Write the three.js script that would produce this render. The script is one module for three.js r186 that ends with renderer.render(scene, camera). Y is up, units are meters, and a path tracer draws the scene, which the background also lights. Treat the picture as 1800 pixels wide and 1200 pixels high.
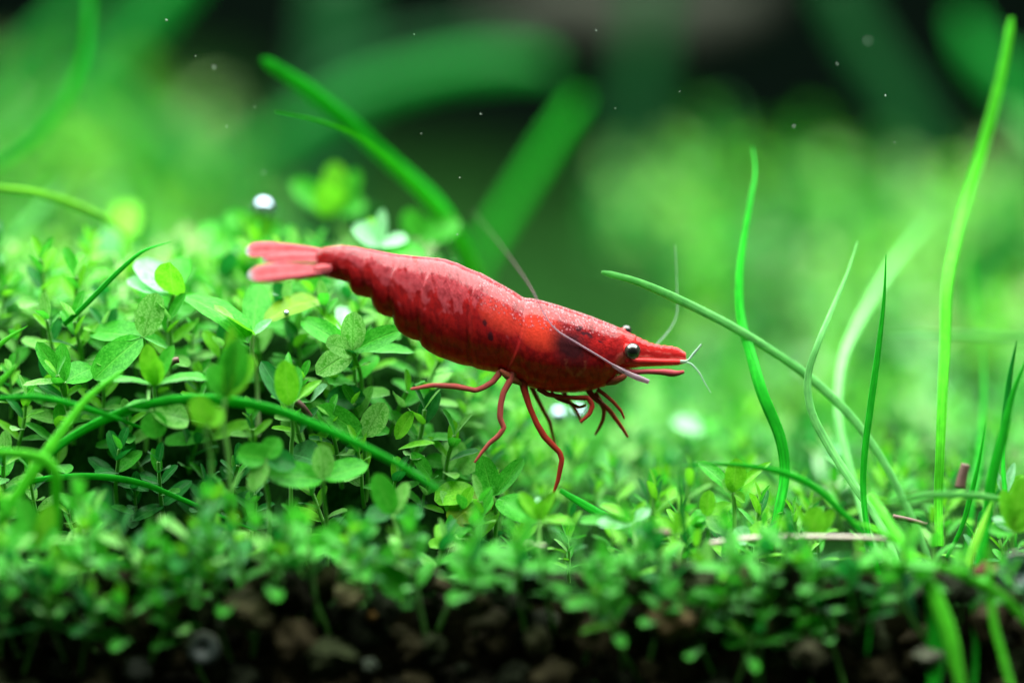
import * as THREE from 'three';
import { mergeGeometries } from 'three/addons/utils/BufferGeometryUtils.js';
import { ImprovedNoise } from 'three/addons/math/ImprovedNoise.js';
import { RectAreaLightUniformsLib } from 'three/addons/lights/RectAreaLightUniformsLib.js';

// ---------------------------------------------------------------- camera, light, exposure
const scene = new THREE.Scene();
scene.background = new THREE.Color().setRGB(0.03, 0.044, 0.03);      // even dim fill added from all sides, no such source in view
const PITCH = THREE.MathUtils.degToRad(8), FOCAL = 6000, DIST = 0.2;  // FOCAL in pixels of the 1800-pixel-wide photograph
const camera = new THREE.PerspectiveCamera(THREE.MathUtils.radToDeg(2 * Math.atan(600 / FOCAL)), 1024 / 682, 0.01, 5);
camera.position.set(0, 0.038, 0.198);
camera.rotation.set(-PITCH, 0, 0);
camera.focus = 0.1992;
camera.userData.fStop = 8.8;
const renderer = new THREE.WebGLRenderer({ antialias: true });
renderer.toneMapping = THREE.LinearToneMapping;
renderer.toneMappingExposure = 1.0;
renderer.shadowMap.enabled = true;
RectAreaLightUniformsLib.init();
const LAMP = { x: 0.0, y: 0.17, z: -0.032, w: 0.36, d: 0.2, power: 16.5 };

const F = new THREE.Vector3(0, -Math.sin(PITCH), -Math.cos(PITCH));
const U = new THREE.Vector3(0, Math.cos(PITCH), -Math.sin(PITCH));
const X = new THREE.Vector3(1, 0, 0);
const PX = DIST / FOCAL;                                             // metres per pixel in the plane of focus
// a point seen at pixel (px, py), mm millimetres behind the plane of focus
function at(px, py, mm = 0) {
  const d = DIST + mm / 1000;
  return camera.position.clone().addScaledVector(F, d).addScaledVector(X, (px - 900) * d / FOCAL).addScaledVector(U, (600 - py) * d / FOCAL);
}
function toPixel(p) {
  const q = p.clone().sub(camera.position), d = q.dot(F);
  return [900 + q.dot(X) / d * FOCAL, 600 - q.dot(U) / d * FOCAL, (d - DIST) * 1000];
}
// ---------------------------------------------------------------- helpers
let seed = 20240611;
const rnd = () => { seed = (seed + 0x6d2b79f5) | 0; let t = Math.imul(seed ^ (seed >>> 15), 1 | seed); t = (t + Math.imul(t ^ (t >>> 7), 61 | t)) ^ t; return ((t ^ (t >>> 14)) >>> 0) / 4294967296; };
const rr = (a, b) => a + (b - a) * rnd();
const perlin = new ImprovedNoise();
const noise = (x, y, z = 0) => perlin.noise(x, y, z);
const fbm = (x, y, z = 0) => noise(x, y, z) * 0.55 + noise(x * 2.1, y * 2.1, z + 3) * 0.28 + noise(x * 4.3, y * 4.3, z + 7) * 0.17;
const sstep = (a, b, x) => { const t = Math.min(1, Math.max(0, (x - a) / (b - a))); return t * t * (3 - 2 * t); };
const mix = (a, b, t) => a + (b - a) * t;
const mix3 = (a, b, t) => [mix(a[0], b[0], t), mix(a[1], b[1], t), mix(a[2], b[2], t)];
const used = new Map();
function numbered(name) { const n = used.get(name) ?? 0; used.set(name, n + 1); return n ? name + '_' + String(n).padStart(3, '0') : name; }
function tag(o, label, category, group, kind) {
  if (label) o.userData.label = label;
  if (category) o.userData.category = category;
  if (group) o.userData.group = group;
  if (kind) o.userData.kind = kind;
  return o;
}
function thing(name, p, label, category, group) {
  const o = new THREE.Group(); o.name = numbered(name); if (p) o.position.copy(p); scene.add(o);
  return tag(o, label, category, group);
}
function mesh(name, geometry, material, parent = scene) {
  const m = new THREE.Mesh(geometry, material);
  m.name = parent === scene ? numbered(name) : name;
  m.castShadow = m.receiveShadow = true; parent.add(m); return m;
}
function table(rows) {                                                // piecewise linear y(x)
  return (x) => {
    if (x <= rows[0][0]) return rows[0][1];
    for (let i = 1; i < rows.length; i++) if (x <= rows[i][0]) { const a = rows[i - 1], b = rows[i]; return mix(a[1], b[1], (x - a[0]) / (b[0] - a[0] || 1)); }
    return rows[rows.length - 1][1];
  };
}
const toByte = (c) => Math.round(255 * Math.min(1, Math.max(0, c <= 0.0031308 ? 12.92 * c : 1.055 * Math.pow(c, 1 / 2.4) - 0.055)));
function colourTexture(w, h, fn, repeat) {                            // fn(u, v) gives linear rgb
  const data = new Uint8Array(w * h * 4);
  for (let y = 0; y < h; y++) for (let x = 0; x < w; x++) {
    const c = fn((x + 0.5) / w, (y + 0.5) / h), i = (y * w + x) * 4;
    data[i] = toByte(c[0]); data[i + 1] = toByte(c[1]); data[i + 2] = toByte(c[2]); data[i + 3] = 255;
  }
  const t = new THREE.DataTexture(data, w, h); t.colorSpace = THREE.SRGBColorSpace; t.magFilter = THREE.LinearFilter; t.minFilter = THREE.LinearFilter;
  t.wrapS = t.wrapT = repeat ? THREE.RepeatWrapping : THREE.ClampToEdgeWrapping; t.needsUpdate = true; return t;
}
function greyTexture(w, h, fn, repeat) {
  const data = new Uint8Array(w * h * 4);
  for (let y = 0; y < h; y++) for (let x = 0; x < w; x++) { const g = Math.round(255 * Math.min(1, Math.max(0, fn((x + 0.5) / w, (y + 0.5) / h)))), i = (y * w + x) * 4; data[i] = data[i + 1] = data[i + 2] = g; data[i + 3] = 255; }
  const t = new THREE.DataTexture(data, w, h); t.magFilter = THREE.LinearFilter; t.minFilter = THREE.LinearFilter; t.wrapS = t.wrapT = repeat ? THREE.RepeatWrapping : THREE.ClampToEdgeWrapping; t.needsUpdate = true; return t;
}
// ---------------------------------------------------------------- materials
// leaves: scattered pale cells, a midrib and faint side veins
const cells = []; for (let i = 0; i < 330; i++) cells.push([rnd(), rnd(), rr(0.012, 0.03)]);
const cellGrid = new Map();
for (const c of cells) for (let i = -1; i <= 1; i++) for (let j = -1; j <= 1; j++) { const k = (Math.floor(c[0] * 12) + i) + ',' + (Math.floor(c[1] * 12) + j); if (!cellGrid.has(k)) cellGrid.set(k, []); cellGrid.get(k).push(c); }
function cellAt(u, v) { let m = 0; for (const c of cellGrid.get(Math.floor(u * 12) + ',' + Math.floor(v * 12)) ?? []) { const d = Math.hypot((u - c[0]), (v - c[1]) * 0.6); m = Math.max(m, 1 - d / c[2]); } return Math.max(0, m); }
function leafMap(base, pale, rib, cellAmount, off) {
  return colourTexture(128, 128, (u, v) => {
    const n = fbm(u * 6 + off, v * 5, off), fine = noise(u * 42, v * 34, off);
    let c = mix3(base, pale, 0.22 + 0.9 * n + 0.3 * fine);
    c = mix3(c, pale, Math.min(1, cellAt(u, v) * 2) * cellAmount);
    const e = Math.abs(v - 0.5), side = Math.abs(((u * 7 - e * 5 + 20) % 1) - 0.5);
    c = mix3(c, rib, 0.55 * sstep(0.035, 0.012, e) + 0.16 * sstep(0.07, 0.02, side) * sstep(0.45, 0.3, e));
    return c.map((k) => Math.max(0.004, k));
  });
}
const leafBump = greyTexture(128, 128, (u, v) => 0.5 + 0.3 * fbm(u * 9, v * 7) + 0.18 * noise(u * 40, v * 34) - 0.5 * sstep(0.05, 0.0, Math.abs(v - 0.5)));
function leafMaterial(base, pale, rib, cellAmount, off, through = 0.5) {
  return new THREE.MeshPhysicalMaterial({ map: leafMap(base, pale, rib, cellAmount, off), roughness: 0.86, ior: 1.2, specularIntensity: 0.4, transmission: through, thickness: 0, clearcoat: 0.22, clearcoatRoughness: 0.3, bumpMap: leafBump, bumpScale: 0.00004, side: THREE.DoubleSide });
}
const LEAF = [
  leafMaterial([0.09, 0.42, 0.008], [0.2, 0.6, 0.03], [0.2, 0.56, 0.04], 0.45, 1.3),           // 0 young yellow green
  leafMaterial([0.02, 0.29, 0.008], [0.08, 0.47, 0.035], [0.12, 0.48, 0.045], 0.6, 7.1),         // 1 fresh green
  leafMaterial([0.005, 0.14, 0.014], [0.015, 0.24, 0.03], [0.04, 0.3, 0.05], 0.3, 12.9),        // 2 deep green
  leafMaterial([0.2, 0.56, 0.24], [0.42, 0.74, 0.46], [0.4, 0.7, 0.36], 0.4, 20.4),             // 3 pale whitish, also paints the glint on a leaf
  leafMaterial([0.10, 0.25, 0.004], [0.18, 0.34, 0.01], [0.26, 0.42, 0.03], 0.3, 27.7),         // 4 olive
  leafMaterial([0.1, 0.4, 0.04], [0.27, 0.62, 0.15], [0.09, 0.34, 0.03], 0.8, 33.2),           // 5 greyish pale green
];
const STEM = new THREE.MeshPhysicalMaterial({ color: new THREE.Color().setRGB(0.1, 0.34, 0.03), roughness: 0.8, transmission: 0.2, thickness: 0, clearcoat: 0.3, clearcoatRoughness: 0.4 });
const PALESTEM = new THREE.MeshPhysicalMaterial({ color: new THREE.Color().setRGB(0.6, 0.68, 0.4), roughness: 0.7, clearcoat: 0.4, clearcoatRoughness: 0.3 });
function bladeMaterial(r, g, b, off, through = 0.3) {
  const map = colourTexture(64, 256, (u, v) => { const n = fbm(u * 5 + off, v * 16, off), s = noise(u * 14, v * 2.5, off + 4), k = 1 + 0.4 * n + 0.5 * s; return [Math.max(0.002, r * (k + 0.15 * n)), g * k, Math.max(0.002, b * k)]; }, true);
  return new THREE.MeshPhysicalMaterial({ map, roughness: 0.85, ior: 1.2, specularIntensity: 0.4, transmission: through, thickness: 0, clearcoat: 0.18, clearcoatRoughness: 0.3 });
}
const BLADE = {
  bright: bladeMaterial(0.08, 0.54, 0.02, 1, 0.35), mid: bladeMaterial(0.013, 0.4, 0.014, 5, 0.35), dark: bladeMaterial(0.004, 0.2, 0.014, 9, 0.25),
  pale: bladeMaterial(0.2, 0.62, 0.17, 14, 0.35), lime: bladeMaterial(0.17, 0.54, 0.03, 19, 0.35), deep: bladeMaterial(0.001, 0.04, 0.008, 23, 0.2), back: bladeMaterial(0.002, 0.16, 0.014, 29, 0.3),
};
// ---------------------------------------------------------------- ground: soil under a plant carpet, cut off at the front glass
const FRONT = 0.0088;
function groundHeight(x, z) {
  const b = -z * 1000, xm = x * 1000;                                 // millimetres behind the plane of focus, millimetres to the right
  const left = (1 - sstep(-9, 1.5 + 0.02 * b, xm));
  let h = left * (11.8 * sstep(-6 + 4 * Math.exp(-(((xm + 18) / 6) ** 2)), 8, b) - 1.3 * sstep(7, 20, b)) * (1 - 0.8 * sstep(26, 46, b));
  h += 9.5 * sstep(62, 90, b) * sstep(-24, -38, xm);
  h += 2.2 * sstep(25, 80, b) * (1 - 0.9 * sstep(-24, -16, xm) * sstep(16, 8, xm));                                        // the floor rises to the back
  h += 10.5 * Math.exp(-(((xm - 22) / 11) ** 2 + ((b - 104) / 13) ** 2)) + 7.5 * Math.exp(-(((xm - 40) / 8) ** 2 + ((b - 84) / 12) ** 2)) + 5.5 * Math.exp(-(((xm - 10) / 7) ** 2 + ((b - 84) / 9) ** 2));
  h -= 4.5 * Math.exp(-(((xm - 3) / 9) ** 2 + ((b - 66) / 24) ** 2));
  h += left * 1.3 * noise(x * 210 + 3, z * 210) * sstep(2, 12, b);
  h += 0.8 * noise(x * 160, z * 160) + 0.35 * noise(x * 420, z * 420, 5);
  h -= 1.5 * sstep(7, 1, b) * (1 - left * sstep(-3, 3, b));
  return (h - 2.1) / 1000;
}
{
  const NX = 150, NZ = 150, pos = [], uv = [], idx = [];
  for (let j = 0; j <= NZ; j++) for (let i = 0; i <= NX; i++) {
    const x = mix(-0.11, 0.11, i / NX), z = mix(FRONT, -0.24, Math.pow(j / NZ, 1.6));
    pos.push(x, groundHeight(x, z), z); uv.push(x * 40, z * 40);
  }
  const row = NX + 1;
  for (let j = 0; j < NZ; j++) for (let i = 0; i < NX; i++) { const a = j * row + i; idx.push(a, a + 1, a + row, a + 1, a + row + 1, a + row); }
  const topCount = idx.length, first = pos.length / 3, ND = 14;                              // the cut face behind the glass
  for (let j = 0; j <= ND; j++) for (let i = 0; i <= NX; i++) {
    const x = mix(-0.11, 0.11, i / NX), t = j / ND, top = groundHeight(x, FRONT);
    pos.push(x, mix(top, -0.03, t), FRONT + (j ? 0.0006 * noise(x * 500, t * 22) : 0)); uv.push(x * 40, t * 1.2);
  }
  for (let j = 0; j < ND; j++) for (let i = 0; i < NX; i++) { const a = first + j * row + i; idx.push(a, a + row, a + 1, a + 1, a + row, a + row + 1); }
  const g = new THREE.BufferGeometry();
  g.setAttribute('position', new THREE.Float32BufferAttribute(pos, 3)); g.setAttribute('uv', new THREE.Float32BufferAttribute(uv, 2)); g.setIndex(idx); g.computeVertexNormals();
  const sheet = (lo, hi) => { const h = g.clone(); h.setIndex(idx.slice(lo, hi)); return h; };
  const map = colourTexture(512, 512, (u, v) => { const n = fbm(u * 22, v * 22), k = 0.5 + 0.9 * n; return mix3([0.010, 0.012, 0.005], [0.035, 0.028, 0.012], k).map((c) => Math.max(0.003, c * (1 + 0.6 * noise(u * 90, v * 90)))); }, true);
  const shadedGreenMap = colourTexture(512, 512, (u, v) => { const n = fbm(u * 30, v * 30), k = 0.5 + 0.9 * n; return mix3([0.003, 0.014, 0.003], [0.008, 0.04, 0.005], k).map((c) => Math.max(0.002, c * (1 + 0.6 * noise(u * 110, v * 110)))); }, true);  // dark green painted for plant mass and the darkness between leaves
  var soil = mesh('soil_bed', sheet(topCount, idx.length), new THREE.MeshPhysicalMaterial({ map, roughness: 0.95, specularIntensity: 0.1 })); soil.userData.kind = 'structure';
  mesh('shaded_green_ground', sheet(0, topCount), new THREE.MeshPhysicalMaterial({ map: shadedGreenMap, roughness: 0.95, specularIntensity: 0.05 })).userData.kind = 'structure';
}
// grains of soil in the cut face, each a part of the soil bed
function lumpGeometry(s, detail = 2, rough = 0.22) {
  const g = new THREE.IcosahedronGeometry(1, detail), p = g.attributes.position, v = new THREE.Vector3();
  for (let i = 0; i < p.count; i++) { v.fromBufferAttribute(p, i); const k = 1 + rough * noise(v.x * 1.3 + s, v.y * 1.3, v.z * 1.3) + rough * 0.5 * noise(v.x * 3.4 + s, v.y * 3.4, v.z * 3.4 + s); p.setXYZ(i, v.x * k, v.y * k, v.z * k); }
  g.computeVertexNormals(); return g;
}
const LUMPS = [1, 2, 3, 4, 5].map((k) => lumpGeometry(k * 7.3, 3, 0.42));
const grainMaterials = [[0.024, 0.02, 0.009], [0.032, 0.025, 0.012], [0.014, 0.017, 0.009], [0.022, 0.028, 0.011], [0.012, 0.011, 0.006]].map(([r, g, b], i) => new THREE.MeshPhysicalMaterial({ specularIntensity: 0.15, map: colourTexture(128, 128, (u, v) => [r, g, b].map((c) => Math.max(0.003, c * (1 + 0.9 * fbm(u * 9 + i * 5, v * 9) + 0.5 * noise(u * 40, v * 40, i)))), true), roughness: 0.9 }));
const placedGrains = [];
for (let n = 0, k = 0; k < 150 && n < 5000; n++) {
  const px = rr(-40, 1840), py = rr(1010, 1235), r = rr(17, 52) * (py > 1090 ? 1 : 0.8);
  if (placedGrains.some((q) => Math.hypot(q[0] - px, q[1] - py) < (q[2] + r) * 0.62)) continue;
  placedGrains.push([px, py, r]); k++;
  const m = mesh('soil_grain', LUMPS[k % 5], grainMaterials[Math.floor(rr(0, 5))], soil);
  m.position.copy(at(px, py, rr(-9.3, -7.4))); m.scale.set(r * PX * rr(0.85, 1.25), r * PX * rr(0.7, 1), r * PX * 0.8); m.rotation.set(rr(-0.5, 0.5), rr(0, 6), rr(-0.5, 0.5));
}
function pebble(px, py, mm, rx, ry, rgb, label, category = 'pebble', variant = 0) {
  const m = mesh('pebble', LUMPS[variant], new THREE.MeshPhysicalMaterial({ map: colourTexture(128, 128, (u, v) => rgb.map((c) => Math.max(0.004, 0.21 * c * (1 + 0.5 * fbm(u * 7 + px, v * 7) + 0.25 * noise(u * 40, v * 40, px)))), true), roughness: 0.8, specularIntensity: 0.25 }));
  m.position.copy(at(px, py, mm)); m.scale.set(rx * PX, ry * PX, (rx + ry) * 0.5 * PX); m.rotation.set(0.2, px, 0.1);
  return tag(m, label, category);
}
pebble(615, 1046, -9.6, 28, 22, [0.5, 0.44, 0.2], 'pale beige pebble in the dark soil below the drooping lone leaf');
pebble(655, 1082, -9.6, 9, 8, [0.5, 0.26, 0.05], 'tiny orange pebble just right of and below the pale beige pebble');
pebble(307, 1070, -9.4, 18, 22, [0.42, 0.27, 0.17], 'pinkish upright pebble in the soil at lower left', 'pebble', 1);
pebble(390, 1098, -9.6, 11, 10, [0.36, 0.42, 0.26], 'small pale green pebble right of the pinkish upright pebble');
pebble(350, 1132, -9.5, 32, 25, [0.14, 0.16, 0.08], 'rounded grey green pebble low in the soil left of centre', 'pebble', 2);
pebble(438, 1072, -9.2, 56, 34, [0.19, 0.17, 0.07], 'large brownish olive pebble in the soil at lower left', 'pebble', 3);
pebble(1180, 1090, -9.3, 50, 36, [0.42, 0.28, 0.12], 'large tan pebble below the bright sprig right of centre', 'pebble', 4);
pebble(1424, 1146, -9.6, 31, 24, [0.33, 0.31, 0.17], 'domed pale grey pebble low in the soil at lower right', 'pebble', 1);
pebble(1632, 1152, -9.6, 32, 16, [0.4, 0.42, 0.28], 'flat whitish green pebble beside the wide grass blade at lower right', 'pebble', 2);
pebble(1350, 1102, -9.4, 15, 22, [0.42, 0.33, 0.16], 'small upright sandy pebble above and left of the domed pebble', 'pebble', 3);
pebble(945, 1128, -9.5, 20, 28, [0.17, 0.17, 0.07], 'dull olive pebble in the soil below the shrimp front legs', 'pebble', 4);
pebble(855, 1090, -9.3, 34, 16, [0.15, 0.12, 0.06], 'flat brown pebble in the dark soil below centre');
pebble(240, 1178, -9.6, 24, 22, [0.14, 0.16, 0.12], 'grey pebble at the bottom edge left of centre', 'pebble', 3);
pebble(650, 1168, -9.6, 14, 11, [0.2, 0.25, 0.17], 'small grey green pebble at the bottom edge near the centre', 'pebble', 1);
// two dark round snail shells half hidden at the right edge
function snail(px, py, mm, r, rgb, label) {
  const t = thing('snail_shell', at(px, py, mm), label, 'snail shell');
  const shape = new THREE.LatheGeometry([[0, 0.0], [0.3, 0.06], [0.42, 0.22], [0.7, 0.34], [0.95, 0.2], [1, 0], [0.95, -0.2], [0.7, -0.34], [0.42, -0.22], [0.3, -0.06], [0, 0]].map(([a, b]) => new THREE.Vector2(a, b)), 28);
  shape.rotateX(Math.PI / 2 - 0.3); shape.scale(r * PX, r * PX, r * PX);
  mesh('whorl', shape, new THREE.MeshPhysicalMaterial({ color: new THREE.Color().setRGB(...rgb), roughness: 0.6, clearcoat: 0.2, clearcoatRoughness: 0.3 }), t);
  const lip = new THREE.TorusGeometry(r * PX * 0.94, r * PX * 0.09, 8, 32, Math.PI * 1.3); lip.rotateZ(-0.3);
  mesh('shell_lip', lip, new THREE.MeshPhysicalMaterial({ color: new THREE.Color().setRGB(0.08, 0.1, 0.06), roughness: 0.5, clearcoat: 0.3, clearcoatRoughness: 0.25 }), t);
  t.rotation.y = -0.2;
}
snail(1794, 1008, -8.8, 38, [0.006, 0.04, 0.028], 'dark round snail shell with a pale lip at the right edge');
snail(358, 1140, -10.4, 28, [0.01, 0.02, 0.015], 'ring shaped dark snail shell low in the soil at left');
pebble(1738, 1012, -7.6, 22, 26, [0.32, 0.12, 0.06], 'reddish pebble left of the dark snail shell at right edge', 'pebble', 2);

// ---------------------------------------------------------------- back wall of the tank
{
  const g = new THREE.BoxGeometry(0.9, 0.42, 0.006);
  const m = mesh('back_wall', g, new THREE.MeshPhysicalMaterial({ specularIntensity: 0, map: colourTexture(256, 256, (u, v) => { const n = fbm(u * 7, v * 7); return [0.004 + 0.004 * n, 0.009 + 0.008 * n, 0.006 + 0.004 * n].map((c) => Math.max(0.002, c)); }), roughness: 0.9 }));
  m.position.set(0, 0.1, -0.42); m.userData.kind = 'structure';
}
// ---------------------------------------------------------------- lamp over the tank (out of frame)
{
  const t = thing('aquarium_lamp', new THREE.Vector3(LAMP.x, LAMP.y, LAMP.z), 'long flat white aquarium lamp hanging over the tank', 'lamp');
  const h = mesh('lamp_housing', new THREE.BoxGeometry(LAMP.w + 0.02, 0.012, LAMP.d + 0.02), new THREE.MeshStandardMaterial({ color: 0x888888, roughness: 0.4, metalness: 0.6 }), t); h.position.y = 0.0085;
  const p = mesh('lamp_panel', new THREE.BoxGeometry(LAMP.w, 0.002, LAMP.d), new THREE.MeshStandardMaterial({ color: 0xffffff, emissive: 0xffffff, emissiveIntensity: 1, roughness: 0.6 }), t); p.position.y = 0.0012;
  const l = new THREE.RectAreaLight(new THREE.Color().setRGB(0.93, 1, 0.94), LAMP.power, LAMP.w, LAMP.d);
  l.name = 'lamp_light'; l.position.set(0, -0.001, 0); l.rotation.x = -Math.PI / 2; t.add(l);
}
// ---------------------------------------------------------------- leaves and sprigs
// unit leaf: base at the origin, tip near +x, surface towards +z, full width 1; bend droops the tip, cup lifts the edges
function leafGeometry(bend, cup, narrow = 1, nu = 10, nv = 4) {
  const pos = [], uv = [], idx = [];
  for (let i = 0; i <= nu; i++) for (let j = 0; j <= nv; j++) {
    const t = i / nu, s = (j / nv) * 2 - 1;
    const oval = Math.pow(Math.sin(Math.PI * Math.min(1, Math.pow(t, 0.95) * 0.985)), 0.62 / narrow);
    const w = 0.5 * (0.1 + 0.9 * oval) * sstep(0, 0.12, t + 0.05) * (i === nu ? 0.18 : 1);
    const a = bend * t, r = bend ? 1 / bend : 0;
    const x = bend ? Math.sin(a) * r : t, z = bend ? -(1 - Math.cos(a)) * r : 0;
    const lift = cup * s * s * w + 0.012 * Math.sin(t * 17 + s * 2) * Math.abs(s);
    pos.push(x + Math.sin(a) * lift, s * w, z + Math.cos(a) * lift); uv.push(t, 0.5 + s * 0.48);
  }
  for (let i = 0; i < nu; i++) for (let j = 0; j < nv; j++) { const a = i * (nv + 1) + j, b = a + nv + 1; idx.push(a, b, a + 1, a + 1, b, b + 1); }
  const g = new THREE.BufferGeometry();
  g.setAttribute('position', new THREE.Float32BufferAttribute(pos, 3)); g.setAttribute('uv', new THREE.Float32BufferAttribute(uv, 2)); g.setIndex(idx); g.computeVertexNormals(); return g;
}
const LEAFSHAPES = [[0.25, 0.22], [0.7, 0.16], [1.2, 0.1], [-0.35, 0.25]].map(([b, c]) => leafGeometry(b, c));
const NARROW = [[0.4, 0.22], [1.0, 0.16]].map(([b, c]) => leafGeometry(b, c, 0.7));
const tmpM = new THREE.Matrix4();
function placeLeaf(m, base, tip, width, normal) {                     // sets the matrix of a leaf from base to tip
  const d = tip.clone().sub(base), len = d.length(); d.normalize();
  const n = normal.clone().addScaledVector(d, -normal.dot(d)).normalize(), s = n.clone().cross(d);
  const bb = m.geometry.boundingBox ?? (m.geometry.computeBoundingBox(), m.geometry.boundingBox);
  const k = len / bb.max.x;
  tmpM.makeBasis(d, s, n); m.quaternion.setFromRotationMatrix(tmpM); m.position.copy(base); m.scale.set(k, width, Math.max(k * 0.5, width));
}
function tubeGeometry(points, radii, seg = 6, flat = 1, tight = null) {
  const curve = tight === null ? new THREE.CatmullRomCurve3(points) : new THREE.CatmullRomCurve3(points, false, 'catmullrom', tight), n = Math.max(4, points.length * 4), pos = [], uv = [], idx = [];
  const frames = curve.computeFrenetFrames(n, false), lens = curve.getLength();
  let nrm = new THREE.Vector3(0, 0, 1), p = new THREE.Vector3();
  for (let i = 0; i <= n; i++) {
    const t = i / n; curve.getPointAt(t, p);
    const T = frames.tangents[i], N = nrm.clone().addScaledVector(T, -nrm.dot(T)); if (N.lengthSq() < 1e-3) N.set(1, 0, 0).addScaledVector(T, -T.x); N.normalize(); nrm = N;
    const B = T.clone().cross(N), r = typeof radii === 'function' ? radii(t) : mix(radii[0], radii[1], t);
    for (let j = 0; j <= seg; j++) { const a = (j / seg) * Math.PI * 2, q = p.clone().addScaledVector(B, Math.cos(a) * r).addScaledVector(N, Math.sin(a) * r * flat); pos.push(q.x, q.y, q.z); uv.push(j / seg, t * lens / 0.012); }
  }
  for (let i = 0; i < n; i++) for (let j = 0; j < seg; j++) { const a = i * (seg + 1) + j, b = a + seg + 1; idx.push(a, a + 1, b, a + 1, b + 1, b); }
  for (const [row, flip] of [[0, 1], [n, 0]]) {                       // end caps
    const c = pos.length / 3; curve.getPointAt(row / n, p); pos.push(p.x, p.y, p.z); uv.push(0.5, row ? lens / 0.012 : 0);
    for (let j = 0; j < seg; j++) { const a = row * (seg + 1) + j; flip ? idx.push(c, a + 1, a) : idx.push(c, a, a + 1); }
  }
  const g = new THREE.BufferGeometry();
  g.setAttribute('position', new THREE.Float32BufferAttribute(pos, 3)); g.setAttribute('uv', new THREE.Float32BufferAttribute(uv, 2)); g.setIndex(idx); g.computeVertexNormals(); return g;
}
// a sprig whose leaves are read off the photograph: node, foot of the stem, leaves [tip x, tip y, tip depth, width, material, facing, shape, base x, base y]
function sprig(label, [nx, ny, nd], [sx, sy, sd], leaves, group, stemMaterial = STEM) {
  const foot = at(sx, sy, sd), top = at(nx, ny, nd), t = thing('carpet_sprig', foot, label, 'plant sprig', group);
  const mid = foot.clone().lerp(top, 0.5).add(new THREE.Vector3(rr(-0.2, 0.2), 0, rr(-0.2, 0.2)).multiplyScalar(0.001));
  const o = (v) => v.clone().sub(foot);
  const down = foot.clone().add(new THREE.Vector3(rr(-0.4, 0.4), -2.2, rr(-0.6, 0.2)).multiplyScalar(0.001));
  if (down.z < FRONT) down.y = Math.min(down.y, groundHeight(down.x, down.z) - 0.001);
  mesh('stem', tubeGeometry([o(down), o(foot), o(mid), o(top)], [0.00013, 0.00012], 8), stemMaterial, t);
  for (const [tx, ty, td, w, mat, look = 0.7, shape = 0, bx = nx, by = ny] of leaves) {
    const facing = look * 0.8;
    const base = at(bx, by, nd), tip = at(tx, ty, td);
    const d = tip.clone().sub(base).normalize(), n = U.clone().multiplyScalar(1 - facing).addScaledVector(F, -facing).addScaledVector(X, rr(-0.25, 0.25));
    n.addScaledVector(d, -n.dot(d)).normalize();
    const s = n.clone().cross(d), seen = Math.max(0.4, Math.hypot(s.dot(X), s.dot(U)) * Math.hypot(1e-9 + Math.abs(n.dot(F)), 0));
    const m = mesh('leaf', (w < 18 ? NARROW[shape % 2] : LEAFSHAPES[shape]), LEAF[mat], t);
    placeLeaf(m, o(base), o(tip), Math.min(w / Math.max(seen, 0.55), 62) * PX, n);
  }
  return t;
}
const LG = 'leafy sprigs of the carpet on the left mound', RG = 'leafy sprigs of the carpet on the right', BG = 'blurred sprigs along the top of the mound';
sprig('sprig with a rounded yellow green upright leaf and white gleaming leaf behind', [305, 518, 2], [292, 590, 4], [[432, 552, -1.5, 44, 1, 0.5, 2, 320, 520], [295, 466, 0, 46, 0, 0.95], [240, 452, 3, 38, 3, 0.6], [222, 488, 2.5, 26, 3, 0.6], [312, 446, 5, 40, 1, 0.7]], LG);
sprig('sprig with a tall speckled oval leaf standing left of the arching leaf', [250, 592, 0], [262, 680, 2.5], [[275, 514, 0, 50, 5, 0.95], [303, 603, 0.8, 25, 1, 0.4, 1], [157, 577, 2, 34, 1, 0.5], [163, 656, -1.5, 48, 1, 0.85, 1]], LG);
sprig('bright star shaped sprig with narrow drooping leaves at left', [270, 678, -3.5], [275, 720, 2.5], [[257, 605, -4.2, 34, 0, 0.8], [303, 605, -3.2, 24, 1, 0.7], [187, 648, -4.5, 24, 1, 0.3, 2], [352, 642, -4, 24, 1, 0.3, 2], [276, 632, -4.6, 26, 0, 0.8]], LG);
sprig('sprig with a small spotted flat leaf at far left above the grass blades', [112, 672, -1], [120, 745, 2], [[107, 602, -0.6, 28, 1, 0.9], [64, 600, -1, 30, 1, 0.8], [40, 673, -1.5, 18, 5, 0.35], [165, 640, 0.5, 34, 1, 0.7]], LG);
sprig('sprig with olive arching leaf under the shrimp tail and white stalk', [443, 588, 1], [450, 660, 3], [[557, 500, 2.5, 38, 4, 0.35, 2, 463, 567], [457, 493, 3.5, 40, 1, 0.8], [382, 538, -2.5, 44, 0, 0.75], [475, 560, 0.6, 12, 3, 0.6]], LG, PALESTEM);
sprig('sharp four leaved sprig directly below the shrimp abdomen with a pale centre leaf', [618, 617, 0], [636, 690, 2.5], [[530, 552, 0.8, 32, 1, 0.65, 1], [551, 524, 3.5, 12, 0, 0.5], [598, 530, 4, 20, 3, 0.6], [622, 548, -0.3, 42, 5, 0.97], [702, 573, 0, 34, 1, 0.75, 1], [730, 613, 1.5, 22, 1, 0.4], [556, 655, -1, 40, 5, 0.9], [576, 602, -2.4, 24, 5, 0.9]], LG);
sprig('sprig with bright yellow centre and one dark green side leaf below the olive leaf', [507, 713, -3], [512, 785, -1.5], [[458, 632, -1.6, 30, 2, 0.9], [500, 634, -4, 40, 0, 0.9], [563, 663, -2.6, 12, 0, 0.5], [522, 642, -2.2, 30, 1, 0.8], [505, 612, -1, 16, 1, 0.7]], LG);
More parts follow.
